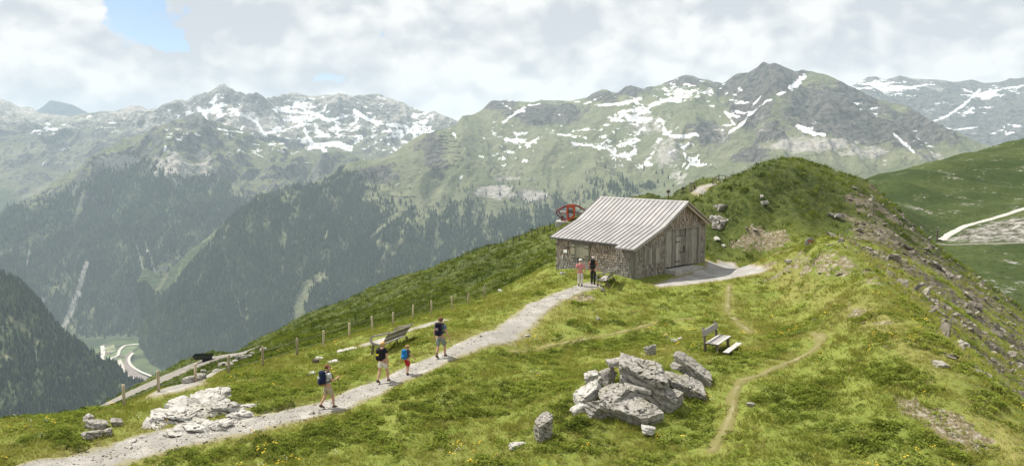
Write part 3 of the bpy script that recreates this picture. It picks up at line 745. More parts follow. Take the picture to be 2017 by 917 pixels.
# ---- long massif from the valley to the snowy peak on the right
C_crest = [(255, 720, 4.85), (262, 693, 4.85), (272, 674, 4.85), (288, 656, 4.8), (305, 640, 4.75), (318, 600, 4.75), (332, 562, 4.75), (370, 515, 4.8), (400, 485, 4.82), (440, 440, 4.88), (470, 418, 4.9), (500, 402, 5.0), (545, 385, 5.2), (600, 366, 5.4), (650, 348, 5.6), (690, 328, 5.8), (715, 320, 5.9), (760, 318, 6.0), (800, 312, 6.1), (820, 298, 6.2), (838, 270, 6.4), (860, 258, 6.5), (895, 246, 6.8), (912, 232, 7.0), (935, 228, 7.4), (955, 212, 7.8), (975, 198, 8.0), (1005, 194, 8.0), (1050, 202, 7.9), (1100, 200, 7.9), (1140, 206, 7.8), (1165, 188, 7.8), (1190, 180, 7.8), (1215, 184, 7.8), (1240, 168, 7.8), (1265, 178, 7.8), (1300, 172, 7.8), (1325, 160, 7.8), (1345, 150, 7.8), (1365, 153, 7.8), (1395, 160, 7.7), (1420, 164, 7.4), (1440, 152, 7.1), (1465, 148, 6.9), (1485, 150, 6.7), (1503, 136, 6.6), (1520, 129, 6.55), (1540, 138, 6.5), (1560, 150, 6.5), (1595, 149, 6.5), (1625, 155, 6.5), (1680, 180, 6.4), (1730, 200, 6.4), (1790, 222, 6.3), (1850, 250, 6.25), (1905, 274, 6.2), (1960, 295, 6.15), (2017, 325, 6.1), (2120, 380, 6.0)]
C_foot = [(255, 4.78, -1207), (262, 4.72, -1205), (268, 4.56, -1205), (276, 4.42, -1205), (300, 4.28, -1205), (330, 4.15, -1205), (400, 4.1, -1205), (600, 3.9, -1150), (800, 3.7, -1100), (1000, 3.6, -950), (1200, 3.5, -720), (1500, 3.4, -480), (1800, 3.6, -350), (2120, 4.0, -350)]
M = massif('long_massif', C_crest, C_foot, 255, 2120, 860, 330, 500, 200,
   spurs=[([(1520, 129, 6.55), (1490, 185, 6.2), (1455, 235, 5.8), (1420, 275, 5.5), (1400, 330, 5.0)], 0.62), ([(1595, 149, 6.5), (1600, 200, 6.1), (1580, 235, 5.8), (1480, 300, 5.2), (1450, 345, 4.9)], 0.62), ([(1680, 180, 6.4), (1740, 250, 5.9), (1730, 300, 5.4)], 0.62), ([(1790, 222, 6.3), (1850, 290, 5.8), (1820, 320, 5.4)], 0.6), ([(1465, 148, 6.9), (1420, 190, 6.6), (1400, 215, 6.4)], 0.8),
          ([(1060, 200, 7.9), (1080, 235, 7.2), (1100, 280, 6.5)], 0.42), ([(1190, 180, 7.8), (1200, 235, 7.0), (1220, 300, 6.0), (1230, 360, 5.2)], 0.42), ([(838, 268, 6.4), (890, 300, 6.0), (915, 340, 5.6), (905, 400, 5.1)], 0.5), ([(815, 300, 6.2), (790, 340, 5.8), (760, 400, 5.3)], 0.5), ([(690, 328, 5.8), (660, 400, 5.3), (600, 480, 4.9), (560, 560, 4.5)], 0.52), ([(500, 402, 5.0), (470, 480, 4.7), (430, 580, 4.4)], 0.6)], gully=560, prof=0.92, fine=0.16, crestamp=0.18)
px, py = proj(*M[:3]); sl_, nn = slope_of(*M[:3])
nz = fbm(M[0] / 240, M[2] / 100, 4, 25, 0.6); nz2 = fbm(M[0] / 700, M[2] / 380, 3, 26)
J = (10 * nz, 7 * nz2)
tl = np.interp(px, [255, 300, 440, 520, 620, 700, 760, 800, 850, 900, 1000, 1100, 1200, 1300, 1450], [400, 400, 395, 375, 352, 345, 395, 425, 428, 416, 410, 408, 425, 450, 490])
clear = strokes(px, py, [([(585, 650), (585, 600), (610, 560), (635, 545)], 17), ([(560, 460), (558, 500), (555, 540)], 3), ([(556, 440), (552, 490)], 4), ([(745, 480), (765, 485), (770, 500)], 11), ([(700, 350), (690, 370)], 6), ([(730, 470), (800, 410), (830, 400)], 8), ([(720, 395), (780, 385), (850, 395)], 14), ([(465, 590), (470, 620)], 3), ([(480, 600), (482, 615)], 4), ([(860, 450), (860, 470)], 4), ([(650, 440), (640, 470)], 4), ([(690, 430), (680, 450)], 3), ([(930, 370), (960, 385)], 8)], jit=(6 * nz, 5 * nz2))
fo = sstep(-24, 44, py - tl + 60 * nz + 26 * nz2) * (1 - sstep(0.05, 0.5, clear)) * sstep(1330, 1150, px - 0.5 * np.maximum(py - 380, 0))
fo = fo * (1 - 0.75 * sstep(0.26, 0.44, nz2 + 0.5 * nz) * sstep(560, 440, py) * sstep(560, 720, px))
fo = np.maximum(fo, 0.6 * blobs(px, py, [(1240, 375, 70, 18, 0.9), (1140, 390, 60, 14, 0.9)]) * (nz > 0.0))
boul = blobs(px, py, [(975, 378, 55, 18, 0.95), (1050, 385, 45, 18, 0.9), (1010, 352, 60, 7, 0.6)])
P_ = blobs(px, py, [(1260, 225, 90, 42, 0.60), (1340, 185, 75, 30, 0.70), (1200, 205, 60, 22, 0.52), (1330, 270, 60, 30, 0.50), (1080, 222, 60, 16, 0.46), (1020, 215, 60, 14, 0.44), (960, 255, 70, 30, 0.36), (1060, 275, 110, 30, 0.35), (1180, 285, 100, 40, 0.40), (1440, 225, 50, 40, 0.46), (1600, 255, 70, 16, 0.50), (1800, 270, 60, 30, 0.36), (1350, 330, 45, 25, 0.44), (1430, 310, 30, 20, 0.44), (1690, 215, 60, 20, 0.38)])
S_ = strokes(px, py, [([(1585, 152), (1570, 163), (1555, 176)], 8.1), ([(1555, 178), (1525, 192), (1500, 207), (1475, 228), (1455, 250), (1435, 262)], 3.4), ([(1500, 190), (1480, 212)], 3.1), ([(1300, 230), (1310, 262), (1345, 272), (1372, 265)], 5.6), ([(1230, 225), (1265, 232), (1300, 250)], 3.7), ([(1345, 290), (1350, 320), (1335, 345)], 3.1), ([(1570, 248), (1600, 262), (1625, 264)], 5.6), ([(1455, 232), (1430, 222), (1445, 245)], 3.7), ([(1180, 208), (1220, 205), (1262, 195)], 4.3), ([(990, 240), (1010, 228), (1035, 212)], 3.1), ([(893, 262), (898, 270)], 3.7), ([(945, 308), (952, 310)], 2.5), ([(785, 362), (776, 368)], 1.9), ([(902, 352), (912, 345)], 1.9), ([(1320, 300), (1362, 282), (1380, 300), (1350, 335)], 3.1), ([(1760, 262), (1800, 300)], 2.5), ([(1240, 235), (1290, 205), (1370, 185), (1400, 180)], 5.6)], jit=(4.5 * nz, 3 * nz2))
nh = 0.45 * fbm(M[0] / 105 + 7, M[2] / 40 + 0.5 * nz, 4, 55, 0.62) + 0.62 * (ridged((M[0] + 0.9 * M[2]) / 170 + 0.4 * nz, (2.0 * M[2] - 0.35 * M[0]) / 170, 3, 58) - 0.38)
snow = np.maximum(0.82 * P_ + 0.04 + 1.0 * nh + 0.06 * nz - 0.50 * (M[3] - 0.25), (S_ > 0) * (0.30 + 0.45 * S_ + 0.9 * nh))
rk = blobs(px, py, [(1520, 150, 60, 35, 0.95), (1480, 205, 45, 50, 0.75), (1650, 215, 110, 48, 0.95), (1800, 255, 90, 40, 0.85), (1440, 165, 40, 25, 0.9), (1240, 175, 40, 14, 0.9), (1180, 190, 40, 12, 0.8), (1080, 225, 90, 26, 0.75), (985, 202, 50, 14, 0.9), (1345, 160, 40, 16, 0.8), (1400, 265, 40, 26, 0.75), (1480, 305, 35, 18, 0.7), (1520, 260, 40, 25, 0.6), (745, 345, 60, 22, 0.62), (850, 300, 26, 36, 0.75), (350, 640, 35, 40, 0.6), (1700, 265, 70, 22, 0.8)])
rock = np.clip(np.maximum(rk * 1.15 + 0.25 * nz + 0.35 * (M[3] - 0.2) * (rk > 0.1), (sl_ - 0.30) * 1.8), 0, 1)
rock = np.maximum(rock, boul * (nz > -0.05))
sc = np.clip(blobs(px, py, [(1600, 285, 110, 20, 0.85), (1700, 300, 90, 18, 0.7), (1320, 300, 60, 50, 0.65), (1420, 260, 40, 50, 0.5), (1270, 240, 80, 40, 0.6), (1830, 310, 60, 14, 0.6), (1340, 345, 30, 30, 0.6), (1500, 250, 30, 40, 0.5)]) + boul * 0.9 + sstep(0.2, 0.7, strokes(px, py, [([(620, 440), (612, 470), (600, 510)], 4), ([(640, 480), (632, 500)], 4)])), 0, 1)
gul = sstep(0.62, 0.90, ridged((M[0] + 40 * nz) / 120, M[1] / 1200 + M[2] / 2200, 3, 29))
fo = fo * (1 - boul * (nz > -0.05)) * (1 - 0.6 * gul)
snow = snow * sstep(385, 350, py)
put_massif('long_massif', M, {'snow': np.clip(snow, 0, 1), 'rock': rock, 'scree': sc, 'forest': fo * 0.9}, mountain_material('alpine_slope', (0.140, 0.158, 0.078), (0.200, 0.206, 0.118), (0.036, 0.035, 0.032), (0.145, 0.136, 0.118), (0.062, 0.084, 0.040)))
stand = sstep(-0.22, 0.22, fbm(M[0] / 90, M[2] / 170, 4, 27, 0.62) + 0.22 * sstep(420, 640, py) - 0.12 * sstep(700, 1100, px))
sow(M, np.maximum(fo * (0.10 + stand), 0.02 * sstep(-60, 0, py - tl) * (px < 1250)) * (M[4] < 0.9999) * sstep(0.0, 0.05, M[4]), 54000, 30.0, RNG)
MASSIF = M; MASSIF_PX = (px, py)

# ---- range behind on the right
F_crest = [(1560, 230, 10.5), (1640, 190, 10.5), (1678, 166, 10.5), (1700, 154, 10.5), (1718, 151, 10.5), (1735, 158, 10.5), (1765, 150, 10.5), (1790, 157, 10.5), (1830, 160, 10.5), (1870, 164, 10.4), (1905, 158, 10.3), (1930, 164, 10.3), (1960, 163, 10.2), (1990, 157, 10.1), (2020, 150, 10), (2080, 140, 10), (2160, 150, 10)]
M = massif('right_range', F_crest, [(1560, 7.6, -250), (2160, 7.2, -250)], 1560, 2160, 280, 140, 700, 150, spurs=[([(1718, 152, 10.5), (1760, 205, 9.6), (1820, 240, 8.8)], 0.6), ([(1870, 164, 10.4), (1880, 220, 9.4), (1930, 262, 8.4)], 0.6), ([(1990, 157, 10.1), (1980, 215, 9.2), (2000, 260, 8.2)], 0.6)], gully=700, crestamp=0.12)
px, py = proj(*M[:3]); sl_, nn = slope_of(*M[:3])
nz = fbm(M[0] / 300, M[2] / 120, 4, 35, 0.6); nz2 = fbm(M[0] / 800, M[2] / 400, 3, 36)
snow = np.maximum(blobs(px, py, [(1750, 172, 90, 18, 0.66), (1950, 185, 110, 22, 0.62), (1900, 215, 90, 30, 0.52), (1990, 250, 60, 40, 0.5), (1890, 255, 60, 14, 0.46)]) + 0.62 * fbm(M[0] / 150, M[2] / 55, 4, 57, 0.6) - 0.40 * (M[3] - 0.25), 0.75 * strokes(px, py, [([(1930, 175), (1900, 205), (1865, 228), (1840, 240)], 6), ([(1850, 262), (1890, 255), (1925, 250)], 5), ([(1690, 165), (1760, 172), (1840, 168)], 4), ([(1940, 180), (2017, 168)], 5)], jit=(5 * nz, 4 * nz2)))
put_massif('right_range', M, {'snow': np.clip(snow, 0, 1), 'rock': np.clip(0.75 + 0.3 * nz, 0, 1), 'scree': np.clip(0.3 + 0.5 * nz2, 0, 1), 'forest': 0 * px}, bpy.data.materials['range_rock'])

# ---- dark wooded spur at the lower left
A_crest = [(-160, 470, 2.7), (-80, 515, 2.65), (0, 556, 2.6), (30, 578, 2.6), (60, 602, 2.6), (85, 640, 2.6), (110, 668, 2.6), (150, 695, 2.6), (190, 722, 2.55), (230, 748, 2.5), (265, 775, 2.45), (320, 830, 2.4), (380, 890, 2.4)]
M = massif('wooded_spur', A_crest, [(-160, 1.75, -1000), (0, 1.7, -980), (200, 1.75, -980), (380, 1.9, -1000)], -160, 380, 260, 150, 800, 110, gully=260, prof=1.0, back=0.6)
px, py = proj(*M[:3]); nz = fbm(M[0] / 120, M[2] / 100, 4, 45, 0.6)
gl = strokes(px, py, [([(70, 690), (72, 715)], 3.5), ([(20, 625), (60, 660), (90, 690)], 6), ([(0, 700), (30, 715)], 9), ([(10, 630), (45, 640)], 5)], jit=(4 * nz, 4 * nz))
fo = np.clip(1.0 - 0.9 * sstep(0.1, 0.5, gl) - 0.3 * sstep(0.25, 0.5, nz), 0, 1)
put_massif('wooded_spur', M, {'snow': 0 * px, 'rock': 0 * px + 0.1, 'scree': 0.8 * sstep(0.3, 0.8, strokes(px, py, [([(70, 690), (72, 715)], 3)])), 'forest': fo}, bpy.data.materials['alpine_slope'])
sow(M, fo * (0.25 + sstep(-0.3, 0.3, nz)) * (M[4] < 1), 15000, 19.0, RNG)

# ---- valley floor
VZ = -1206.0
fl = np.meshgrid(np.linspace(-6000, 9000, 60), np.linspace(600, 9500, 60))
vz = VZ + 3 * gnoise(fl[0] / 700, fl[1] / 700, 3)
M_vfloor = (lambda t: t.bsdf(t.mix(t.rng(t.noise(t.pos(), 0.004, 6.0), 0.40, 0.6), (0.030, 0.045, 0.018), (0.10, 0.125, 0.05)), 0.95, spec=0.1))(NT('valley_meadow'))
tag(link('valley_floor', grid_mesh('valley_floor', fl[0], fl[1], vz), M_vfloor), kind='structure')
# ================================================================== scattering (stuff only)
def scatter(name, P, scl, rot, pick, tint, sources, label=None):
    """one object of instances on points: vertices carry scl / rot / pick / tint"""
    co = bpy.data.collections.new(name + '_pieces')
    for i, (me, mat) in enumerate(sources):
        if not me.materials: me.materials.append(mat)
        o = bpy.data.objects.new('%s_piece_%02d' % (name, i), me); co.objects.link(o)
    me = bpy.data.meshes.new(name)
    me.vertices.add(len(P)); me.vertices.foreach_set('co', np.asarray(P, np.float32).ravel())
    a = me.attributes.new('scl', 'FLOAT_VECTOR', 'POINT')
    s = np.asarray(scl, np.float32); s = np.repeat(s[:, None], 3, 1) if s.ndim == 1 else s
    a.data.foreach_set('vector', s.ravel())
    a = me.attributes.new('rot', 'FLOAT_VECTOR', 'POINT'); a.data.foreach_set('vector', np.asarray(rot, np.float32).ravel())
    a = me.attributes.new('pick', 'INT', 'POINT'); a.data.foreach_set('value', np.asarray(pick, np.int32))
    attr(me, 'tint', tint)
    o = link(name, me)
    ng = bpy.data.node_groups.new(name, 'GeometryNodeTree')
    ng.interface.new_socket('Geometry', in_out='INPUT', socket_type='NodeSocketGeometry')
    ng.interface.new_socket('Geometry', in_out='OUTPUT', socket_type='NodeSocketGeometry')
    n = ng.nodes.new; L_ = ng.links.new
    gi, go, ci, ip = n('NodeGroupInput'), n('NodeGroupOutput'), n('GeometryNodeCollectionInfo'), n('GeometryNodeInstanceOnPoints')
    ci.inputs['Collection'].default_value = co; ci.inputs['Separate Children'].default_value = True; ci.inputs['Reset Children'].default_value = True
    L_(gi.outputs[0], ip.inputs['Points']); L_(ci.outputs[0], ip.inputs['Instance']); ip.inputs['Pick Instance'].default_value = True
    for nm, typ, sock in (('scl', 'FLOAT_VECTOR', 'Scale'), ('rot', 'FLOAT_VECTOR', 'Rotation'), ('pick', 'INT', 'Instance Index')):
        na = n('GeometryNodeInputNamedAttribute'); na.data_type = typ; na.inputs['Name'].default_value = nm
        L_(na.outputs['Attribute'], ip.inputs[sock])
    L_(ip.outputs[0], go.inputs[0])
    o.modifiers.new('scatter', 'NODES').node_group = ng
    return tag(o, label, kind='stuff')
def rots(n, tilt=0.0):
    return np.stack([RNG.normal(0, tilt, n), RNG.normal(0, tilt, n), RNG.uniform(0, 6.283, n)], -1)

# ---- conifers on the far slopes
def conifer(seed, tiers=4, n=7):
    r = random.Random(seed); bm = bmesh.new()
    for k in range(tiers):
        z0 = 0.10 + 0.78 * k / tiers; z1 = min(1.0, z0 + 0.42)
        rad = 0.20 * (1 - k / (tiers + 0.6)) * r.uniform(0.85, 1.15)
        top = bm.verts.new((r.uniform(-.02, .02), r.uniform(-.02, .02), z1))
        ring = [bm.verts.new((math.cos(i * 6.283 / n) * rad * r.uniform(.7, 1.25), math.sin(i * 6.283 / n) * rad * r.uniform(.7, 1.25), z0 - r.uniform(0, .05))) for i in range(n)]
        for i in range(n): bm.faces.new((ring[i], ring[(i + 1) % n], top))
    tube(bm, [(0, 0, 0), (0, 0, 0.2)], 0.02, 4)
    return bm_mesh('conifer', bm)
def foliage_mat(name, stops, trans=0.25):
    t = NT(name)
    c = t.ramp(t.attr('tint', 'INSTANCER'), stops)
    d = t.n('ShaderNodeBsdfDiffuse'); t.put(d.inputs[0], c)
    tr = t.n('ShaderNodeBsdfTranslucent'); t.put(tr.inputs[0], c)
    m = t.n('ShaderNodeMixShader'); m.inputs[0].default_value = trans
    t.l(d.outputs[0], m.inputs[1]); t.l(tr.outputs[0], m.inputs[2]); t.l(m.outputs[0], t.out.inputs['Surface'])
    return t.m
M_con = foliage_mat('conifer_needles', [(0.0, (0.018, 0.030, 0.015)), (0.55, (0.040, 0.060, 0.027)), (1.0, (0.105, 0.135, 0.055))], 0.1)
FP = np.concatenate([p for p, h in FOREST_PTS]); FH = np.concatenate([h for p, h in FOREST_PTS])
nF = len(FP)
wide = RNG.uniform(0.8, 1.35, nF)
scatter('conifer_forest', FP, np.stack([FH * wide, FH * wide, FH], -1), rots(nF), RNG.integers(0, 4, nF), np.clip(0.5 + 0.5 * fbm(FP[:, 0] / 150, FP[:, 2] / 110, 3, 4) + RNG.normal(0, 0.25, nF), 0, 1),
        [(conifer(i), M_con) for i in range(4)], 'dark conifer forest covering the far mountain slopes and valley sides')

# ---- meadow grass
def tuft(seed, blades, h, spread, width, lean):
    r = random.Random(seed); co, fs = [], []
    for _ in range(blades):
        a, d = r.uniform(0, 6.283), spread * math.sqrt(r.random())
        b = r.uniform(0, 6.283); hh = h * r.uniform(0.55, 1.15); w = width * r.uniform(0.7, 1.2); le = lean * r.uniform(0.3, 1.3)
        ox, oy = math.cos(a) * d, math.sin(a) * d
        dx, dy = math.cos(a + r.uniform(-.8, .8)), math.sin(a + r.uniform(-.8, .8))
        sx, sy = -math.sin(b), math.cos(b); k = len(co)
        for t_, ww in ((0, 1), (0.5, 0.85), (1, 0.0)):
            cx, cy, cz = ox + dx * le * hh * t_ * t_, oy + dy * le * hh * t_ * t_, hh * (t_ - 0.25 * le * t_ * t_) - 0.02
            if ww: co += [(cx - sx * w * ww, cy - sy * w * ww, cz), (cx + sx * w * ww, cy + sy * w * ww, cz)]
            else: co.append((cx, cy, cz))
        fs += [(k, k + 1, k + 3), (k, k + 3, k + 2), (k + 2, k + 3, k + 4)]
    return raw_mesh(bpy.data.meshes.new('tuft'), np.array(co), np.array(fs), False)
def leafy(seed, n, rad, h):
    r = random.Random(seed); co, fs = [], []
    for _ in range(n):
        a, d = r.uniform(0, 6.283), rad * math.sqrt(r.random())
        z = h * (1 - (d / rad) ** 2) * r.uniform(0.45, 1.0)
        c = Vector((math.cos(a) * d, math.sin(a) * d, z))
        t_ = Vector((math.cos(a) * .7 + r.uniform(-.5, .5), math.sin(a) * .7 + r.uniform(-.5, .5), r.uniform(-.1, .7))).normalized()
        s_ = t_.cross(Vector((0, 0, 1))).normalized(); l, w = r.uniform(.05, .09), r.uniform(.018, .032); k = len(co)
        co += [tuple(c), tuple(c + t_ * l * .5 + s_ * w), tuple(c + t_ * l), tuple(c + t_ * l * .5 - s_ * w)]
        fs += [(k, k + 1, k + 2), (k, k + 2, k + 3)]
    return raw_mesh(bpy.data.meshes.new('leaf_clump'), np.array(co), np.array(fs), False)
M_grass = foliage_mat('grass_blades', [(0.0, (0.028, 0.044, 0.010)), (0.22, (0.074, 0.105, 0.018)), (0.50, (0.215, 0.250, 0.038)), (0.76, (0.320, 0.310, 0.075)), (1.0, (0.390, 0.345, 0.155))], 0.35)
M_leaf = foliage_mat('herb_leaves', [(0.0, (0.028, 0.046, 0.010)), (0.5, (0.145, 0.190, 0.030)), (1.0, (0.245, 0.280, 0.050))], 0.3)
GRASS_SRC = [(tuft(1, 18, 0.14, 0.12, 0.0075, 0.6), M_grass), (tuft(2, 20, 0.11, 0.15, 0.008, 0.9), M_grass), (tuft(3, 14, 0.20, 0.09, 0.007, 0.7), M_grass), (leafy(4, 34, 0.17, 0.13), M_leaf), (leafy(5, 30, 0.14, 0.10), M_leaf)]
KEEPOUT = []          # (x, y, r) discs kept free of turf (boulders, bench legs)
def zone(y0, y1, n, a0=-0.72, a1=0.74):
    y = np.sqrt(RNG.uniform(y0 * y0, y1 * y1, n)); x = y * RNG.uniform(a0, a1, n)
    z, rm, st, rb, br, keep = ground(x, y, True)
    return x, y, z, rm, st, np.maximum(rb, br)
def plant_turf():
    out = []
    for y0, y1, n, s, lift in ((17, 27, 30000, 1.0, 0), (27, 37, 30000, 1.12, 0), (37, 62, 42000, 1.45, 0), (62, 95, 22000, 2.1, 0), (95, 160, 22000, 2.6, 0)):
        x, y, z, rm, st, ea = zone(y0, y1, n)
        edge = rm + 0.10 * gnoise(x / 0.5, y / 0.5, 2)
        clump = fbm(x / 1.6, y / 1.6, 3, 111)
        ok = (edge < 0.0) & (RNG.random(n) > 0.85 * st) & (RNG.random(n) > 0.75 * ea) & (barn_dist(x, y) > 0.45) & (RNG.random(n) < 0.72 + 0.9 * clump)
        for kx, ky, kr in KEEPOUT: ok &= (x - kx) ** 2 + (y - ky) ** 2 > kr * kr
        x, y, z, rm, clump, st = x[ok], y[ok], z[ok], rm[ok], clump[ok], st[ok]; m = len(x)
        px, py = proj(x, y, z)
        big = fbm(x / 7.0, y / 7.0, 4, 71); mid = fbm(x / 1.3, y / 1.3, 3, 72)
        herb = sstep(0.02, 0.30, fbm(x / 2.4, y / 2.4, 3, 131) + 0.12 * (y < 34) - 0.25 * sstep(-1.2, -0.2, rm))
        crest = np.exp(-(poly_dist(px, py, [(1560, 560), (1700, 620), (1800, 690), (1900, 780), (2017, 900)])[0] / 60) ** 2) * (y < 50)
        tint = 0.64 + 0.16 * big + 0.14 * mid + 0.14 * crest + 0.16 * sstep(-1.0, 0, rm) * (y < 60) - 0.40 * heath_shade_mask(x, y) + RNG.normal(0, 0.12, m)
        isleaf = RNG.random(m) < 0.42 * herb
        pick = np.where(isleaf, 3 + RNG.integers(0, 2, m), RNG.choice([0, 1, 2], m, p=[0.45, 0.35, 0.20]))
        tint = np.where(isleaf, tint - 0.02, tint)
        sz = s * RNG.uniform(0.6, 1.25, m) * (1 + 0.35 * clump) * np.where(rm > -0.35, 0.7, 1.0) * (0.5 + 0.5 * sstep(0.4, 2.0, barn_dist(x, y)))
        out.append((np.stack([x, y, z - 0.01], -1), sz, rots(m, 0.14), pick, np.clip(tint, 0, 1)))
    P, S, R_, K, T_ = (np.concatenate([o[i] for o in out]) for i in range(5))
    scatter('meadow_grass', P, S, R_, K, T_, GRASS_SRC, 'short sunlit alpine grass and herbs covering the meadow')
def plant_shrubs():
    # low dark heath cushions on the shaded sides of the hummocks
    src = [(leafy(20 + i, 150, 0.34, 0.30), M_leaf) for i in range(3)]
    areas = [(line([(1000, 700), (1100, 690), (1200, 680), (1280, 660)]), 0.9, 130), (line([(1120, 640), (1200, 635), (1290, 640)]), 0.35, 40), (line([(350, 905), (450, 895), (540, 885), (600, 870), (660, 840)]), 0.75, 90), (line([(150, 890), (110, 860), (60, 870)]), 0.4, 40),
             (line([(560, 800), (500, 815)]), 0.35, 26), (line([(790, 680), (830, 668)]), 0.3, 24), (line([(1380, 690), (1450, 690)]), 0.35, 26), (line([(1110, 790), (1120, 830), (1150, 850)]), 0.35, 40), (line([(1520, 760), (1600, 800), (1650, 870)]), 1.2, 50), (line([(700, 830), (900, 800), (1000, 760)]), 1.2, 70)]
    X, Y = [], []
    for pts, w, n in areas:
        P = np.array(pts); seg = RNG.integers(0, len(P) - 1, n); t_ = RNG.random(n)[:, None]
        q = P[seg] * (1 - t_) + P[seg + 1] * t_ + RNG.normal(0, w, (n, 2)) * 0.6
        X.append(q[:, 0]); Y.append(q[:, 1])
    x, y = np.concatenate(X), np.concatenate(Y)
    z, rm, *_ = ground(x, y, True)
    ok = rm < -0.25
    for kx, ky, kr in KEEPOUT: ok &= (x - kx) ** 2 + (y - ky) ** 2 > kr * kr
    x, y, z = x[ok], y[ok], z[ok]; m = len(x)
    scatter('heath_cushions', np.stack([x, y, z - 0.04], -1), RNG.uniform(0.35, 0.95, m), rots(m, 0.1), RNG.integers(0, 3, m), np.clip(RNG.normal(0.42, 0.22, m), 0, 1), src, 'dark green dwarf shrubs in low cushions across the meadow')
def plant_flowers():
    def head(seed, r_):
        rr_ = random.Random(seed); bm = bmesh.new()
        for _ in range(4):
            a, d = rr_.uniform(0, 6.283), rr_.uniform(0, .10); z = rr_.uniform(.12, .24)
            c = (math.cos(a) * d, math.sin(a) * d, z)
            top = bm.verts.new((c[0], c[1], c[2] + .008))
            ring = [bm.verts.new((c[0] + r_ * math.cos(k * 1.047), c[1] + r_ * math.sin(k * 1.047), c[2])) for k in range(6)]
            for k in range(6): bm.faces.new((ring[k], ring[(k + 1) % 6], top))
        return bm_mesh('flower_heads', bm)
    my, mw, mv = (simple_mat(n_, c, 0.7) for n_, c in (('yellow_petal', (0.75, 0.48, 0.02)), ('white_petal', (0.72, 0.72, 0.66)), ('violet_petal', (0.25, 0.16, 0.38))))
    src = [(head(1, 0.020), my), (head(2, 0.015), mw), (head(3, 0.017), mv), (head(4, 0.026), my)]
    x, y, z, rm, st, ea = zone(17.5, 46, 3000)
    c = fbm(x / 3.0, y / 3.0, 3, 141)
    ok = (rm < -0.12) & (st < 0.4) & (ea < 0.5) & (RNG.random(len(x)) < sstep(0.05, 0.45, c)) & (barn_dist(x, y) > 0.4)
    for kx, ky, kr in KEEPOUT: ok &= (x - kx) ** 2 + (y - ky) ** 2 > kr * kr
    x, y, z = x[ok], y[ok], z[ok]; m = len(x)
    scatter('meadow_flowers', np.stack([x, y, z], -1), RNG.uniform(0.8, 1.3, m), rots(m, 0.1), RNG.choice([0, 1, 2, 3], m, p=[0.5, 0.22, 0.06, 0.22]), RNG.random(m), src, 'tiny yellow and white wild flowers dotted through the meadow')

# ---- stone chips on the flank
def rock_mesh(name, seed, size, sub=3, planes=11, rough=0.06, strata=0.0, sharp=0.5):
    """angular boulder: a ball clipped by random planes, with ledges and fine breakage"""
    r = np.random.default_rng(seed)
    bm = bmesh.new(); bmesh.ops.create_icosphere(bm, subdivisions=sub, radius=1.0)
    me = bpy.data.meshes.new(name); bm.to_mesh(me); bm.free()
    n = len(me.vertices); v = np.empty(n * 3, np.float32); me.vertices.foreach_get('co', v); v = v.reshape(-1, 3).astype(float)
    # six jittered faces of a block plus a few chamfers
    ax_ = np.repeat(np.eye(3), 2, 0) * np.tile([1, -1], 3)[:, None] + r.normal(0, 0.20, (6, 3))
    ch_ = r.normal(size=(max(3, planes - 6), 3))
    N = np.vstack([ax_, ch_]); N /= np.linalg.norm(N, axis=1, keepdims=True)
    D = np.r_[r.uniform(0.50, 0.68, 6), r.uniform(0.66, 0.84, len(ch_))]
    dots = v @ N.T
    k = np.min(np.where(dots > 0.05, D / np.maximum(dots, 0.05), 9), 1)
    v = v * np.minimum(k, 1.05)[:, None]
    s = np.array(size) / 2.0
    v = v / np.abs(v).max(0) * s
    sc = float(np.mean(size))
    q = v / sc * 3.0
    nz_ = fbm(q[:, 0] + q[:, 2] * 0.7 + seed * 3.1, q[:, 1] - q[:, 2] * 0.6, 4, seed, 0.6)
    cr_ = ridged(q[:, 0] * 0.9 + q[:, 2] + seed, q[:, 1] * 0.9 + q[:, 2] * 0.5, 2, seed + 5)
    nrm = v / (np.linalg.norm(v, axis=1, keepdims=True) + 1e-9)
    hf_ = fbm(q[:, 0] * 3.1 + q[:, 2] * 1.7 + seed, q[:, 1] * 3.1 - q[:, 2] * 2.3, 3, seed + 9, 0.6)
    disp = 0.7 * rough * sc * nz_ + 0.35 * rough * sc * hf_ - rough * 2.2 * sc * sstep(0.80, 0.96, cr_)
    if strata:
        ph = (v[:, 2] + 0.25 * v[:, 0] + 0.05 * sc * nz_) / (sc * strata)
        disp = disp - rough * 0.9 * sc * (np.abs((ph % 1.0) - 0.5) < 0.12) * (np.abs(nrm[:, 2]) < 0.8)
    v = v + nrm * disp[:, None]
    me.vertices.foreach_set('co', v.astype(np.float32).ravel())
    me.polygons.foreach_set('use_smooth', np.zeros(len(me.polygons), bool))
    me.update()
    return me
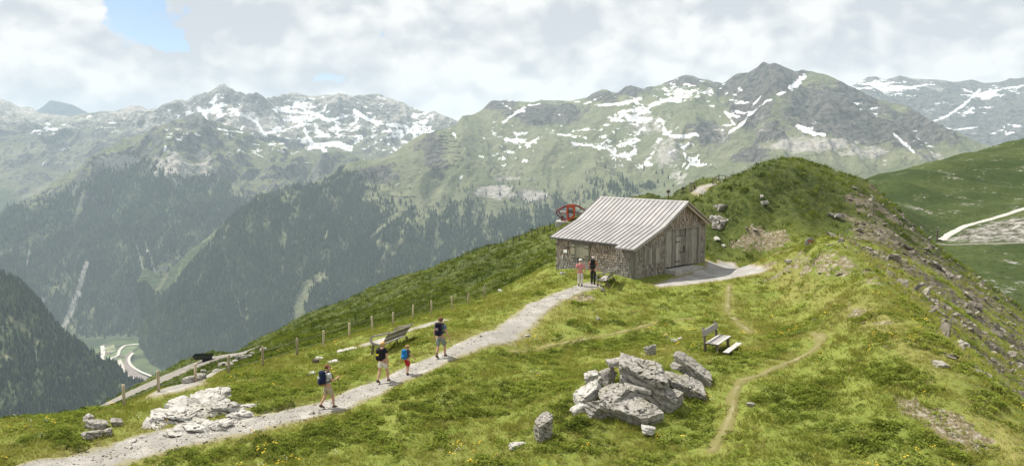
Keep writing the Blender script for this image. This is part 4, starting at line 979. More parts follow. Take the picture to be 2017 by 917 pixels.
def stone_mat(name, a, b, lichen, lich=0.5, dark=(0.05, 0.048, 0.042), rand=True):
    t = NT(name); p = t.coord()
    if rand:
        ad = t.n('ShaderNodeVectorMath', operation='ADD'); t.l(p, ad.inputs[0]); t.l(t.n('ShaderNodeObjectInfo').outputs['Location'], ad.inputs[1]); p = ad.outputs[0]
    n1 = t.noise(p, 1.3, 5.0, 0.6); n2 = t.noise(p, 7.0, 6.0, 0.68); n3 = t.noise(p, 28.0, 4.0, 0.7)
    c = t.mix(t.rng(n2, 0.32, 0.66), a, b)
    c = t.mix(t.math('MULTIPLY', t.rng(n1, 0.48, 0.62), lich), c, lichen)
    c = t.mix(t.rng(t.noise(t.mapv(p, (1, 1, 3.5), rot=(0.3, 0.2, 0)), 4.0, 6.0, 0.7), 0.44, 0.32), c, dark)
    ck = t.rng(t.voro(t.mapv(p, (1, 1, 1.6), rot=(0.2, 0.4, 0.3)), 2.3, 'DISTANCE_TO_EDGE'), 0.035, 0.0)
    c = t.mix(t.math('MULTIPLY', ck, t.rng(n1, 0.42, 0.55)), c, dark)
    c = t.mix(t.math('MULTIPLY', t.rng(n3, 0.50, 0.68), 0.35), c, tuple(x * 0.55 for x in a))
    h = t.math('ADD', n2, t.math('MULTIPLY', n3, 0.4))
    return t.bsdf(c, 0.9, t.bump(h, 0.9, 0.05), spec=0.2)
M_stone = stone_mat('grey_gneiss', (0.22, 0.206, 0.183), (0.43, 0.41, 0.375), (0.28, 0.26, 0.19))
M_white_stone = stone_mat('pale_marble', (0.37, 0.355, 0.325), (0.57, 0.555, 0.52), (0.27, 0.255, 0.20), 0.45, (0.15, 0.14, 0.12))
M_slate = stone_mat('slate_chips', (0.12, 0.105, 0.085), (0.25, 0.225, 0.185), (0.19, 0.175, 0.13), rand=False)
M_slate_b = stone_mat('pale_slate_chips', (0.20, 0.18, 0.15), (0.37, 0.34, 0.29), (0.23, 0.21, 0.16), rand=False)
def spread_scree():
    src = [(rock_mesh('chip', 900 + i, (1.0, 0.62, 0.22), 1, 7, 0.03), (M_slate, M_slate_b)[i % 2]) for i in range(6)]
    out = []
    for y0, y1, n, s in ((21, 40, 12000, 0.13), (40, 80, 30000, 0.21)):
        x, y, z, rm, st, ea = zone(y0, y1, n, 0.22, 0.78)
        c = fbm(x / 2.5, y / 2.5, 3, 151)
        ok = (RNG.random(n) < np.maximum(st * 0.5, 0.10 * ea) * (0.55 + 1.4 * c)) & (rm < -0.1) & (barn_dist(x, y) > 0.3)
        x, y, z = x[ok], y[ok], z[ok]; m = len(x)
        out.append((np.stack([x, y, z], -1), s * np.exp(RNG.normal(-0.15, 0.75, m)), rots(m, 0.45)))
    x, y, z, rm, st, ea = zone(19, 60, 9000)
    ok = (ea > 0.35) & (rm < 0.1) & (RNG.random(len(x)) < 0.28) & (barn_dist(x, y) > 0.3); x, y, z = x[ok], y[ok], z[ok]; m = len(x)
    out.append((np.stack([x, y, z], -1), 0.16 * np.exp(RNG.normal(0, 0.55, m)), rots(m, 0.4)))
    # loose pebbles on the footpath
    seg = RNG.integers(0, len(MAIN) - 1, 5200); tt = RNG.random(5200)[:, None]; A_ = np.array(MAIN)
    q = A_[seg] * (1 - tt) + A_[seg + 1] * tt + RNG.normal(0, 0.55, (5200, 2))
    ok = (q[:, 1] > 19) & (route_mask(q[:, 0], q[:, 1]) > -0.15); q = q[ok]; m = len(q)
    out.append((np.stack([q[:, 0], q[:, 1], ground(q[:, 0], q[:, 1]) + 0.055], -1), 0.045 * np.exp(RNG.normal(0, 0.5, m)), rots(m, 0.3)))
    P, S, R_ = (np.concatenate([o[i] for o in out]) for i in range(3))
    S = np.minimum(S, 1.3)
    scatter('scree', P, S, R_, RNG.integers(0, 6, len(P)), RNG.random(len(P)), src, 'loose slate rubble covering the steep flank right of the knoll')
# ================================================================== barn
def wood_mat(name, a, b, grain=(22, 22, 1.4), rough=0.85, dark=0.45, vr=(0.72, 1.2)):
    t = NT(name); p = t.coord(); r = t.rand()
    ad = t.n('ShaderNodeVectorMath', operation='ADD'); t.l(p, ad.inputs[0])
    cb = t.n('ShaderNodeCombineXYZ'); t.l(t.math('MULTIPLY', r, 37.0), cb.inputs[0]); t.l(t.math('MULTIPLY', r, 11.0), cb.inputs[2]); t.l(cb.outputs[0], ad.inputs[1])
    n = t.noise(t.mapv(ad.outputs[0], grain), 1.0, 5.0, 0.65); n2 = t.noise(ad.outputs[0], 1.6, 3.0)
    c = t.mix(t.rng(n, 0.3, 0.7), a, b)
    c = t.mix(t.rng(n, 0.36, 0.24), c, tuple(x * dark for x in a))
    c = t.mix(t.math('MULTIPLY', t.rng(n2, 0.4, 0.7), 0.4), c, tuple(x * 0.75 for x in a))
    hs = t.n('ShaderNodeHueSaturation'); t.l(c, hs.inputs['Color']); t.l(t.rng(r, 0, 1, vr[0], vr[1], False), hs.inputs['Value'])
    return t.bsdf(hs.outputs[0], rough, t.bump(n, 0.5, 0.01), spec=0.2)
M_plank = wood_mat('weathered_plank', (0.20, 0.185, 0.16), (0.36, 0.34, 0.305), vr=(0.6, 1.35))
M_post = wood_mat('corner_timber', (0.18, 0.17, 0.145), (0.28, 0.265, 0.23))
M_bench_wood = wood_mat('silvered_bench_wood', (0.34, 0.32, 0.30), (0.50, 0.48, 0.46), (2, 22, 22))
M_log = wood_mat('dark_log', (0.085, 0.07, 0.055), (0.17, 0.145, 0.12))
M_shutter = wood_mat('olive_shutter_wood', (0.23, 0.215, 0.16), (0.33, 0.31, 0.235))
M_iron = simple_mat('black_iron', (0.02, 0.02, 0.022), 0.55, metal=0.4)
M_conc = simple_mat('concrete', (0.36, 0.35, 0.33), 0.9, 0.2, 5.0, bump=0.3)
def shingle_material():
    t = NT('larch_shingles'); a = t.attr('tint'); h = t.attr('up'); p = t.coord()
    n = t.noise(t.mapv(p, (30, 30, 4)), 1.0, 4.0, 0.6)
    grey = t.ramp(a, [(0.0, (0.09, 0.085, 0.08)), (0.45, (0.22, 0.21, 0.195)), (1.0, (0.40, 0.385, 0.36))])
    brown = t.ramp(a, [(0.0, (0.10, 0.065, 0.04)), (0.5, (0.25, 0.175, 0.115)), (1.0, (0.42, 0.33, 0.24))])
    c = t.mix(h, grey, brown)
    c = t.mix(t.rng(n, 0.5, 0.3), c, t.mix(0.55, c, (0.03, 0.028, 0.025)))
    return t.bsdf(c, 0.9, t.bump(n, 0.4, 0.008), spec=0.15)
M_shingle = shingle_material()
M_wallcore = simple_mat('dark_boarding', (0.05, 0.045, 0.04), 0.95)
def roof_metal():
    t = NT('pale_sheet_metal'); p = t.coord(); r = t.rand()
    n = t.noise(p, 1.1, 5.0, 0.6); s = t.noise(t.mapv(p, (0.5, 9, 0.5)), 1.0, 4.0)
    c = t.mix(t.rng(n, 0.35, 0.7), (0.255, 0.246, 0.248), (0.325, 0.316, 0.318))
    c = t.mix(t.math('MULTIPLY', t.rng(s, 0.5, 0.75), 0.45), c, (0.165, 0.15, 0.145))
    hs = t.n('ShaderNodeHueSaturation'); t.l(c, hs.inputs['Color']); t.l(t.rng(r, 0, 1, 0.93, 1.05, False), hs.inputs['Value'])
    return t.bsdf(hs.outputs[0], 0.55, t.bump(n, 0.15, 0.02), spec=0.4)
M_roof = roof_metal()
M_seam = simple_mat('seam_metal', (0.085, 0.08, 0.08), 0.6)  # darker than the sheets: the seams' shadow lines are put into the colour

barn = empty('barn', (BARN_C[0], BARN_C[1], BARN_Z), math.atan2(BARN_G[1], BARN_G[0]))
tag(barn, 'shingled wooden barn with pale metal roof and tall plank doors', 'barn')
ROOF = [(-0.54, 2.26), (2.59, 3.49), (5.22, 5.04), (8.12, 3.44)]
def roof_z(u): return np.interp(u, [p[0] for p in ROOF], [p[1] for p in ROOF])
W, LN = BARN_WID - 0.15, BARN_LEN
def part(name, bm, mat, parent=None, smooth=False):
    return link(name, bm_mesh(name, bm, smooth), mat, parent or barn)
# walls (core boarding) with the door opening left free on the gable
b = bmesh.new()
def prism(bm, poly, v0, v1):
    A = [bm.verts.new((u, v0, z)) for u, z in poly]; B = [bm.verts.new((u, v1, z)) for u, z in poly]
    bm.faces.new(A); bm.faces.new(B[::-1])
    for i in range(len(poly)): bm.faces.new((A[i], B[i], B[(i + 1) % len(poly)], A[(i + 1) % len(poly)]))
DU0, DU1, DZ0, DZ1 = 3.18, 7.05, 0.60, 3.18
prism(b, [(0.02, 0), (DU0, 0), (DU0, roof_z(DU0) - .12), (2.59, roof_z(2.59) - .12), (0.02, roof_z(0.02) - .12)], 0.03, 0.15)
prism(b, [(DU1, 0), (W, 0), (W, roof_z(W) - .12), (DU1, roof_z(DU1) - .12)], 0.03, 0.15)
prism(b, [(DU0, DZ1), (DU1, DZ1), (DU1, roof_z(DU1) - .12), (5.22, 4.90), (DU0, roof_z(DU0) - .12)], 0.03, 0.15)
bmesh.ops.recalc_face_normals(b, faces=b.faces[:])
part('gable_wall', b, M_wallcore)
b = bmesh.new(); prism(b, [(0.02, 0), (W, 0), (W, roof_z(W) - .12), (5.22, 4.90), (2.59, 3.37), (0.02, roof_z(0.02) - .12)], LN - .14, LN); bmesh.ops.recalc_face_normals(b, faces=b.faces[:])
part('rear_wall', b, M_wallcore)
b = bmesh.new(); bx(b, (0.03, 0.16, 0), (0.14, LN - .15, 2.34)); part('side_wall', b, M_wallcore)
b = bmesh.new(); bx(b, (W - .12, 0.16, 0), (W - .01, LN - .15, 3.5)); part('side_wall', b, M_wallcore)
b = bmesh.new(); bx(b, (-0.02, 0.06, -0.7), (W + .02, LN + .04, 0.22)); part('stone_plinth', b, simple_mat('plinth_stone', (0.10, 0.10, 0.095), 0.95, 0.35, 4.0, bump=0.5))  # plinth kept dark, with the shadow along the wall base in its colour
b = bmesh.new(); bx(b, (0.4, 0.5, 0.23), (W - .4, LN - .4, 0.50)); part('floor', b, M_wallcore)

def shingles(face, length, z0, top, holes, off, brown, seed):
    """face 'g': gable (along u), 'l': left wall (along v), 'r': right wall"""
    r = random.Random(seed); co, fs, ti, up = [], [], [], []
    rows = int(5.2 / 0.17)
    for k in range(rows):
        zb = z0 + k * 0.17
        s = -r.uniform(0, .12)
        while s < length:
            w = r.uniform(0.06, 0.11)
            s0, s1 = max(s, 0.0), min(s + w - 0.008, length); s += w
            if s1 - s0 < 0.03: continue
            zt = zb + 0.29
            lim = min(top(s0), top(s1))
            if zb + .10 > lim: continue
            zt = min(zt, lim)
            mid = (s0 + s1) / 2
            if any(a - .02 < mid < c - 0.0 and b_ - .06 < zb + .08 < d for a, b_, c, d in holes): continue
            d0 = off + r.uniform(0.028, 0.046); zz = zb + r.uniform(-.010, .008); n0 = len(co)
            pts = [(s0, d0, zz), (s1, d0, zz + r.uniform(-.006, .006)), (s1, off + .006, zt), (s0, off + .006, zt), (s0, off - .002, zz), (s1, off - .002, zz), (s1, off - .004, zt), (s0, off - .004, zt)]
            for a, d, z in pts: co.append((a, -d, z) if face == 'g' else ((-d, a, z) if face == 'l' else (W + d, a, z)))
            for q in ((0, 1, 2, 3), (0, 4, 5, 1), (1, 5, 6, 2), (3, 7, 4, 0)): fs.append(tuple(n0 + i for i in q))
            t_ = min(1, max(0, r.gauss(0.5, 0.24)))
            bw = min(1, max(0, brown(mid, zb) + r.gauss(0, 0.18)))
            ti += [t_] * 8; up += [bw] * 8
    me = raw_mesh(bpy.data.meshes.new('shingle_cladding'), np.array(co), np.array(fs), False)
    attr(me, 'tint', ti); attr(me, 'up', up)
    bm = bmesh.new(); bm.from_mesh(me); bmesh.ops.recalc_face_normals(bm, faces=bm.faces[:]); bm.to_mesh(me); bm.free()
    o = link('shingle_cladding', me, M_shingle, barn); o['kind'] = 'stuff'
    return o
SH = (0.92, 1.03, 2.54, 2.12); WN = (3.86, 1.14, 5.57, 2.10)
shingles('g', W, 0.10, lambda s: roof_z(s) - .10, [(DU0 - .03, 0.0, DU1 + .26, DZ1 + .02), (SH[0], SH[1], SH[2], SH[3]), (-.1, 0, 0.33, 2.6)], 0.0, lambda s, z: 0.18 + 0.10 * z * (z > 2.6), 1)
shingles('l', LN, 0.16, lambda s: 2.36, [(WN[0], WN[1], WN[2], WN[3]), (0, 0, 1.48, 3), ], 0.0, lambda s, z: 0.10 + 0.55 * min(1, max(0, (z - 0.5) / 1.1)), 2)
shingles('l', 1.46, 0.05, lambda s: 2.24, [(-.1, 0, 0.26, 3)], 0.10, lambda s, z: 0.15 + 0.15 * (z > 1.4), 3)
shingles('r', LN, 0.2, lambda s: 3.5, [], 0.0, lambda s, z: 0.3, 4)
b = bmesh.new(); bx(b, (-.10, 0.02, 0.0), (0.02, 1.44, 2.2)); part('bay_wall', b, M_wallcore)
# corner timbers at the near corner
for u0, u1, v0, v1 in ((-.13, -.02, -.055, .0), (.0, .13, -.06, -.005), (.15, .27, -.055, -.003)):
    b = bmesh.new(); bx(b, (u0, v0, -.1), (u1, v1, roof_z(u0) - .10)); part('corner_board', b, M_post)
for v0, v1 in ((.0, .115), (.13, .25)):
    b = bmesh.new(); bx(b, (-.165, v0, -.1), (-.11, v1, 2.25)); part('corner_board', b, M_post)
b = bmesh.new(); bx(b, (W - .02, -.06, -.0), (W + .06, .06, 3.45)); part('corner_board', b, M_post)

# barn doors: single planks in a recess, wicket door among them
gate = empty('barn_door'); gate.parent = barn
r = random.Random(5)
u = DU0 + .07
WK = (4.52, 5.62, 0.66, 2.66)
while u < DU1 - .05:
    w = r.uniform(0.15, 0.23); u1 = min(u + w, DU1 - .02)
    spans = [(DZ0 + .02, DZ1 - .02)]
    if u1 > WK[0] and u < WK[1]:
        if u < WK[0] - .03: u1 = WK[0] - .012
        elif u1 > WK[1] + .03 and u > WK[1] - .08: u = WK[1] + .012
        else:
            u1 = min(u1, WK[1]); spans = [(WK[3] + .015, DZ1 - .02)]
    dd = r.uniform(0, .012)
    for za, zb in spans:
        b = bmesh.new(); bx(b, (u + .006, 0.11 - dd, za + r.uniform(0, .02)), (u1 - .006, 0.15, zb)); link('plank', bm_mesh('plank', b), M_plank, gate)
    u = u1
b = bmesh.new(); bx(b, (DU0, 0.16, DZ0), (DU1, 0.19, DZ1)); part('backing', b, M_wallcore, gate)
wk = empty('wicket_door'); wk.parent = gate
u = WK[0] + .015
while u < WK[1] - .04:
    u1 = min(u + r.uniform(0.16, 0.24), WK[1] - .015)
    if WK[1] - .015 - u1 < .07: u1 = WK[1] - .015
    b = bmesh.new(); bx(b, (u + .003, 0.085 - r.uniform(0, .008), WK[2]), (u1 - .003, 0.155, WK[3])); link('plank', bm_mesh('plank', b), M_plank, gate); u = u1
bpy.data.objects.remove(wk)
for z_, ua, ub in ((2.30, WK[0] - .02, WK[0] + .48), (1.55, WK[0] + .40, WK[1] + .0), (0.95, WK[0] - .02, WK[0] + .48)):
    b = bmesh.new(); bx(b, (ua, 0.062, z_ - .024), (ub, 0.076, z_ + .024)); bx(b, (ua - .01, 0.05, z_ - .06), (ua + .04, .0765, z_ + .06)) if z_ != 1.55 else None
    link('hinge_strap', bm_mesh('hinge_strap', b), M_iron, gate)
b = bmesh.new(); tube(b, [(5.42, .06, 1.70), (5.42, .02, 1.72), (5.42, .02, 1.88), (5.42, .06, 1.90)], .015, 6); bx(b, (5.38, .058, 1.62), (5.47, .074, 1.96)); link('door_handle', bm_mesh('door_handle', b), M_iron, gate)
b = bmesh.new(); bx(b, (WK[0] - .01, .072, WK[3] + .002), (WK[1] + .01, .1, WK[3] + .03)); link('drip_strip', bm_mesh('drip_strip', b), M_iron, gate)
for lo, hi in (((DU0 - .045, -.045, DZ0 - .1), (DU0 + .05, .16, DZ1)), ((DU1 - .03, -.045, DZ0 - .1), (DU1 + .26, .10, DZ1)), ((DU0 - .045, -.05, DZ1 + .002), (DU1 + .27, .03, DZ1 + .09))):
    b = bmesh.new(); bx(b, lo, hi); part('door_frame', b, M_post)
b = bmesh.new(); bx(b, (DU0 - .05, -.95, .10), (6.5, .10, .56)); bmesh.ops.bevel(b, geom=b.edges[:], offset=.03, segments=2, affect='EDGES'); part('door_step', b, M_conc)
# gable shutter
sh = empty('gable_shutter'); sh.parent = barn
u = SH[0]
for k in range(8):
    u1 = u + (SH[2] - SH[0]) / 8
    b = bmesh.new(); bx(b, (u + .008, -.05 - r.uniform(0, .01), SH[1] + .01), (u1 - .008, -.012, SH[3] - .03)); link('plank', bm_mesh('plank', b), M_plank, sh); u = u1
b = bmesh.new(); bx(b, (SH[0] - .05, -.085, SH[3] - .03), (SH[2] + .05, .0, SH[3] + .05)); link('head_board', bm_mesh('head_board', b), M_post, sh)
for ua in (SH[0] - .06, SH[2] + .005):
    b = bmesh.new(); bx(b, (ua, -.055, SH[1] - .03), (ua + .055, -.003, SH[3] - .031)); link('side_board', bm_mesh('side_board', b), M_post, sh)
# shuttered window on the left wall
wi = empty('shuttered_window'); wi.parent = barn
b = bmesh.new(); bx(b, (-.05, WN[0], WN[1]), (-.01, WN[2], WN[3])); link('window_frame', bm_mesh('window_frame', b), M_shutter, wi)
cuts = [3.88, 4.27, 4.50, 4.715, 4.93, 5.15, 5.55]
for k in range(6):
    b = bmesh.new(); o_ = .022 if k in (0, 5) else 0; bx(b, (-.075 - o_, cuts[k] + .006, WN[1] + .04), (-.052, cuts[k + 1] - .006, WN[3] - .04)); link('shutter_board', bm_mesh('shutter_board', b), M_shutter, wi)
for va, vb in ((3.88, 4.27), (5.15, 5.55)):
    for z_ in (1.34, 1.90):
        b = bmesh.new(); bx(b, (-.112, va + .01, z_ - .02), (-.099, vb - .01, z_ + .02)); link('hinge_strap', bm_mesh('hinge_strap', b), M_iron, wi)
b = bmesh.new(); bx(b, (-.10, WN[0] - .05, WN[3] + .002), (-.0, WN[2] + .05, WN[3] + .05)); link('head_board', bm_mesh('head_board', b), M_post, wi)
b = bmesh.new(); bx(b, (-.065, 5.92, 1.40), (-.05, 6.24, 1.62)); part('notice_board', b, simple_mat('white_enamel', (0.75, 0.75, 0.74), 0.5))
b = bmesh.new(); bx(b, (-.06, 6.30, 0.95), (-.05, 6.37, 1.22)); part('small_plate', b, simple_mat('pale_plate', (0.6, 0.6, 0.58), 0.5))

# roof: one sheet per bay between standing seams
V0, V1, NP = -0.36, 7.50, 20
pw = (V1 - V0) / NP
def sheet(name, prof, v0, v1, th=.03):
    bm = bmesh.new()
    up_ = [bm.verts.new((u, v0, z)) for u, z in prof], [bm.verts.new((u, v1, z)) for u, z in prof]
    dn = [bm.verts.new((u, v0, z - th)) for u, z in prof], [bm.verts.new((u, v1, z - th)) for u, z in prof]
    n = len(prof)
    for i in range(n - 1):
        bm.faces.new((up_[0][i], up_[0][i + 1], up_[1][i + 1], up_[1][i])); bm.faces.new((dn[0][i + 1], dn[0][i], dn[1][i], dn[1][i + 1]))
        bm.faces.new((up_[0][i + 1], up_[0][i], dn[0][i], dn[0][i + 1])); bm.faces.new((up_[1][i], up_[1][i + 1], dn[1][i + 1], dn[1][i]))
    bm.faces.new((up_[0][0], up_[1][0], dn[1][0], dn[0][0])); bm.faces.new((up_[1][-1], up_[0][-1], dn[0][-1], dn[1][-1]))
    bmesh.ops.recalc_face_normals(bm, faces=bm.faces[:])
    return bm_mesh(name, bm)
roof = empty('roof'); roof.parent = barn
LONG = [ROOF[0], ROOF[1], (5.20, 5.03)]
SHORT = [(-0.12, float(roof_z(-0.12))), ROOF[1], (5.20, 5.03)]
REAR = [(5.24, 5.03), ROOF[3]]
def lift(pr, d): return [(u, z + d) for u, z in pr]
for k in range(NP):
    v0, v1 = V0 + k * pw, V0 + (k + 1) * pw
    pr = LONG if v1 < 1.25 else SHORT
    link('roof_panel', sheet('roof_panel', pr, v0 + .004, v1 - .004), M_roof, roof)
    link('roof_panel', sheet('roof_panel', REAR, v0 + .004, v1 - .004), M_roof, roof)
    if k: link('roof_seam', sheet('roof_seam', lift(pr, .040), v0 - .011, v0 + .011, .038), M_seam, roof)
link('verge_strip', sheet('verge_strip', lift(LONG, .03), V0 - .03, V0 + .03, .05), M_roof, roof)
link('verge_strip', sheet('verge_strip', lift(SHORT, .03), V1 - .03, V1 + .03, .05), M_seam, roof)
b = bmesh.new(); prism(b, [(5.08, 4.985), (5.22, 5.075), (5.36, 4.985)], V0 - .02, V1 + .02); bmesh.ops.recalc_face_normals(b, faces=b.faces[:]); part('ridge_cap', b, M_roof, roof)
M_fascia = wood_mat('grey_fascia', (0.25, 0.24, 0.225), (0.36, 0.345, 0.325), (2, 2, 18))
M_warm = wood_mat('pale_rafter', (0.30, 0.25, 0.19), (0.44, 0.38, 0.30), (3, 3, 14))
part('verge_board', (lambda bm: (bm.from_mesh(sheet('x', lift(LONG, -.033), V0 - .02, V0 + .015, .15)), bm)[1])(bmesh.new()), M_fascia, roof)
part('verge_board', (lambda bm: (bm.from_mesh(sheet('x', lift(REAR, .02), V0 - .035, V0 + .012, .12)), bm)[1])(bmesh.new()), M_warm, roof)
part('rafter', (lambda bm: (bm.from_mesh(sheet('x', [(5.25, 4.88), (7.95, 3.37)], V0 + .06, V0 + .16, .14)), bm)[1])(bmesh.new()), M_warm, roof)
part('eave_board', (lambda bm: (bx(bm, (-.15, 1.27, 2.30), (-.12, V1, 2.39)), bm)[1])(bmesh.new()), M_seam, roof)
part('eave_board', (lambda bm: (bx(bm, (-.57, V0, 2.16), (-.54, 1.23, 2.24)), bm)[1])(bmesh.new()), M_fascia, roof)
part('purlin', (lambda bm: (bx(bm, (7.35, V0 + .05, 3.42), (7.52, LN, 3.60)), bm)[1])(bmesh.new()), M_warm, roof)
# ================================================================== fence, benches, people, rocks, machines
def rot2(v, a): return (v[0] * math.cos(a) - v[1] * math.sin(a), v[0] * math.sin(a) + v[1] * math.cos(a))
def yaw_of(dx, dy): return math.atan2(dy, dx)

# ---- post and wire fence along the meadow edge
fence = empty('wire_fence', on(637, 685))
tag(fence, 'long wire fence on pale wooden posts along the meadow edge', 'fence')
M_fpost = wood_mat('peeled_post', (0.36, 0.30, 0.20), (0.52, 0.45, 0.32), (14, 14, 2))
M_wire = simple_mat('fence_wire', (0.32, 0.31, 0.28), 0.5, metal=0.6)
FB = [(245, 800, 28.5), (313, 772, 30), (385, 752, 32), (450, 737, 34), (518, 722, 36), (585, 700, 38), (637, 685, 40), (688, 670, 42), (734, 657, 44), (774, 645, 46), (813, 630, 48), (850, 621, 50), (891, 610, 52), (922, 602, 54), (955, 588, 56)]
fl_, rf = fence.location.copy(), random.Random(3)
tops = []
for px_, py_, Y_ in FB:
    x, y, _z = (float(v) for v in unproj(px_, py_, Y_)); z = gz(x, y)
    h = rf.uniform(0.86, 1.0); le = (rf.uniform(-.05, .05), rf.uniform(-.05, .05))
    b = bmesh.new(); tube(b, [(0, 0, -.3), (le[0] * .5, le[1] * .5, h * .5), (le[0], le[1], h - .02), (le[0], le[1], h)], [.058, .056, .054, .040], 9)
    link('post', bm_mesh('post', b, True), M_fpost, fence, Vector((x, y, z)) - fl_)
    tops.append(Vector((x + le[0], y + le[1], z)))
for hh in (0.36, 0.78):
    b = bmesh.new(); pts = []
    for a, c in zip(tops, tops[1:]):
        for k in range(4):
            q = a.lerp(c, k / 4); pts.append(q + Vector((0, -.06, hh - .05 * math.sin(math.pi * k / 4))) - fl_)
    pts.append(tops[-1] + Vector((0, -.06, hh)) - fl_)
    tube(b, pts, .006, 4); link('wire', bm_mesh('wire', b), M_wire, fence)

# ---- thin fence on the skyline left of the barn
sky_f = empty('skyline_fence', on(985, 484, y0=90.0)); tag(sky_f, 'row of small dark posts on the grassy skyline left of the barn', 'fence')
for k in range(11):
    px_ = 962 + k * 12.2; py_ = 488 - k * 3.6
    p = on(px_, py_ + 5, y0=90.0)
    b = bmesh.new(); tube(b, [(0, 0, -.4), (rf.uniform(-.05, .05), 0, rf.uniform(.85, 1.15))], [.07, .06], 6)
    link('post', bm_mesh('post', b), M_log, sky_f, p - sky_f.location)

# ---- curved plank benches with loop armrests
M_bframe = wood_mat('bench_frame_wood', (0.27, 0.25, 0.22), (0.38, 0.355, 0.32), (3, 3, 3))
M_bboard = wood_mat('bench_board', (0.40, 0.37, 0.34), (0.54, 0.51, 0.47), (2, 20, 20))
M_bleg = wood_mat('bench_leg_wood', (0.15, 0.115, 0.085), (0.25, 0.20, 0.155), (6, 6, 3))
def band(bm, prof, x0, x1, w):
    """flat band of width w following a (y, z) profile, between x0 and x1"""
    n = len(prof); rows = []
    for i, (y, z) in enumerate(prof):
        a, c = prof[max(i - 1, 0)], prof[min(i + 1, n - 1)]
        t_ = Vector((c[0] - a[0], c[1] - a[1])).normalized(); nn_ = Vector((-t_.y, t_.x)) * w / 2
        rows.append([bm.verts.new((x, y + s * nn_.x, z + s * nn_.y)) for x, s in ((x0, 1), (x1, 1), (x1, -1), (x0, -1))])
    for i in range(n - 1):
        for k in range(4): bm.faces.new((rows[i][k], rows[i][(k + 1) % 4], rows[i + 1][(k + 1) % 4], rows[i + 1][k]))
    bm.faces.new(rows[0][::-1]); bm.faces.new(rows[-1])
    bmesh.ops.recalc_face_normals(bm, faces=bm.faces[:])
def smooth_line(pts, n=5):
    out = []
    P = [pts[0]] + list(pts) + [pts[-1]]
    for i in range(1, len(P) - 2):
        for k in range(n):
            t_ = k / n; a, b_, c, d = P[i - 1], P[i], P[i + 1], P[i + 2]
            out.append(tuple(0.5 * (2 * b_[j] + (c[j] - a[j]) * t_ + (2 * a[j] - 5 * b_[j] + 4 * c[j] - d[j]) * t_ ** 2 + (3 * b_[j] - a[j] - 3 * c[j] + d[j]) * t_ ** 3) for j in range(len(b_))))
    out.append(tuple(pts[-1])); return out
def loop_bench(label, base, yaw, length):
    """local +y is the direction the sitter faces"""
    e = empty('loop_bench', base, yaw); tag(e, label, 'bench', 'benches with loop armrests')
    hx = length / 2
    for s in (-1, 1):
        x0 = s * hx - .05
        bm = bmesh.new()
        band(bm, smooth_line([(-.50, 1.00), (-.20, .90), (.18, .80), (.40, .73), (.50, .60), (.47, .46), (.30, .40), (.02, .37)]), x0, x0 + .10, .075)
        link('armrest_loop', bm_mesh('armrest_loop', bm), M_bframe, e)
        bm = bmesh.new(); band(bm, [(.36, .42), (.40, .22), (.44, -.10)], x0 + .012, x0 + .088, .09); link('leg', bm_mesh('leg', bm), M_bleg, e)
        bm = bmesh.new(); band(bm, [(-.12, .36), (-.22, .18), (-.34, -.10)], x0 + .012, x0 + .088, .09); link('leg', bm_mesh('leg', bm), M_bleg, e)
    for k, y in enumerate((.36, .235, .11, -.015)):
        bm = bmesh.new(); bx(bm, (-hx + .06, y - .055, .385 + .012 * k * 0 - .03), (hx - .06, y + .055, .415)); link('seat_board', bm_mesh('seat_board', bm), M_bboard, e)
    for (ya, za, yb, zb) in ((-.10, .46, -.25, .68), (-.265, .70, -.43, .94)):
        bm = bmesh.new(); band(bm, [(ya, za), (yb, zb)], -hx + .055, hx - .055, .035); link('back_board', bm_mesh('back_board', bm), M_bframe, e)
    bm = bmesh.new(); tube(bm, [(-hx + .1, .12, .36), (hx - .1, .12, .36)], .03, 6); link('stretcher', bm_mesh('stretcher', bm), M_bleg, e)
    return e
A, B = on(763, 697), on(806, 672)
d = B - A; yaw = yaw_of(d.x, d.y)
c = (A + B) / 2; fx = Vector((-math.sin(yaw), math.cos(yaw), 0)); c = c + fx * .34; c.z = gz(c.x, c.y)
loop_bench('grey bench with loop armrests seen from behind, beside the fence path', c, yaw, min(2.5, Vector((d.x, d.y)).length + .15)); B1 = c
A = on(1202, 567); dirb = Vector((0.38, 1.0)).normalized(); yaw = yaw_of(dirb.x, dirb.y)
c = Vector((A.x, A.y, 0)) + Vector((dirb.x, dirb.y, 0)) * .75 + Vector((-math.sin(yaw), math.cos(yaw), 0)) * .34; c.z = gz(c.x, c.y)
loop_bench('small grey bench with loop armrests near the barn and two walkers', c, yaw, 1.75); B2 = c

# ---- rustic bench and its foot plank
A, B = on(1392, 697), on(1424, 672)
c = on(1414, 690)
yaw = math.radians(58)
rb_ = empty('rustic_bench', c, yaw - math.pi); tag(rb_, 'rustic wooden bench with plank seat and log posts on the meadow', 'bench')
hb = .86
for s in (-1, 1):
    bm = bmesh.new(); tube(bm, [(s * (hb - .12), -.26, -.2), (s * (hb - .12), -.30, .45), (s * (hb - .12), -.42, 1.04)], [.062, .058, .052], 8); link('rear_post', bm_mesh('rear_post', bm, True), M_log, rb_)
    bm = bmesh.new(); tube(bm, [(s * (hb - .14), .20, -.2), (s * (hb - .14), .18, .42)], [.055, .055], 8); link('front_leg', bm_mesh('front_leg', bm, True), M_log, rb_)
    bm = bmesh.new(); bx(bm, (s * (hb - .14) - .04, -.30, .375), (s * (hb - .14) + .04, .27, .43)); link('bearer', bm_mesh('bearer', bm), M_log, rb_)
for k in range(4):
    y = -.19 + k * .135
    bm = bmesh.new(); bx(bm, (-hb, y - .06, .432), (hb, y + .06, .468)); bmesh.ops.bevel(bm, geom=bm.edges[:], offset=.006, segments=1, affect='EDGES'); link('seat_plank', bm_mesh('seat_plank', bm), M_bench_wood, rb_)
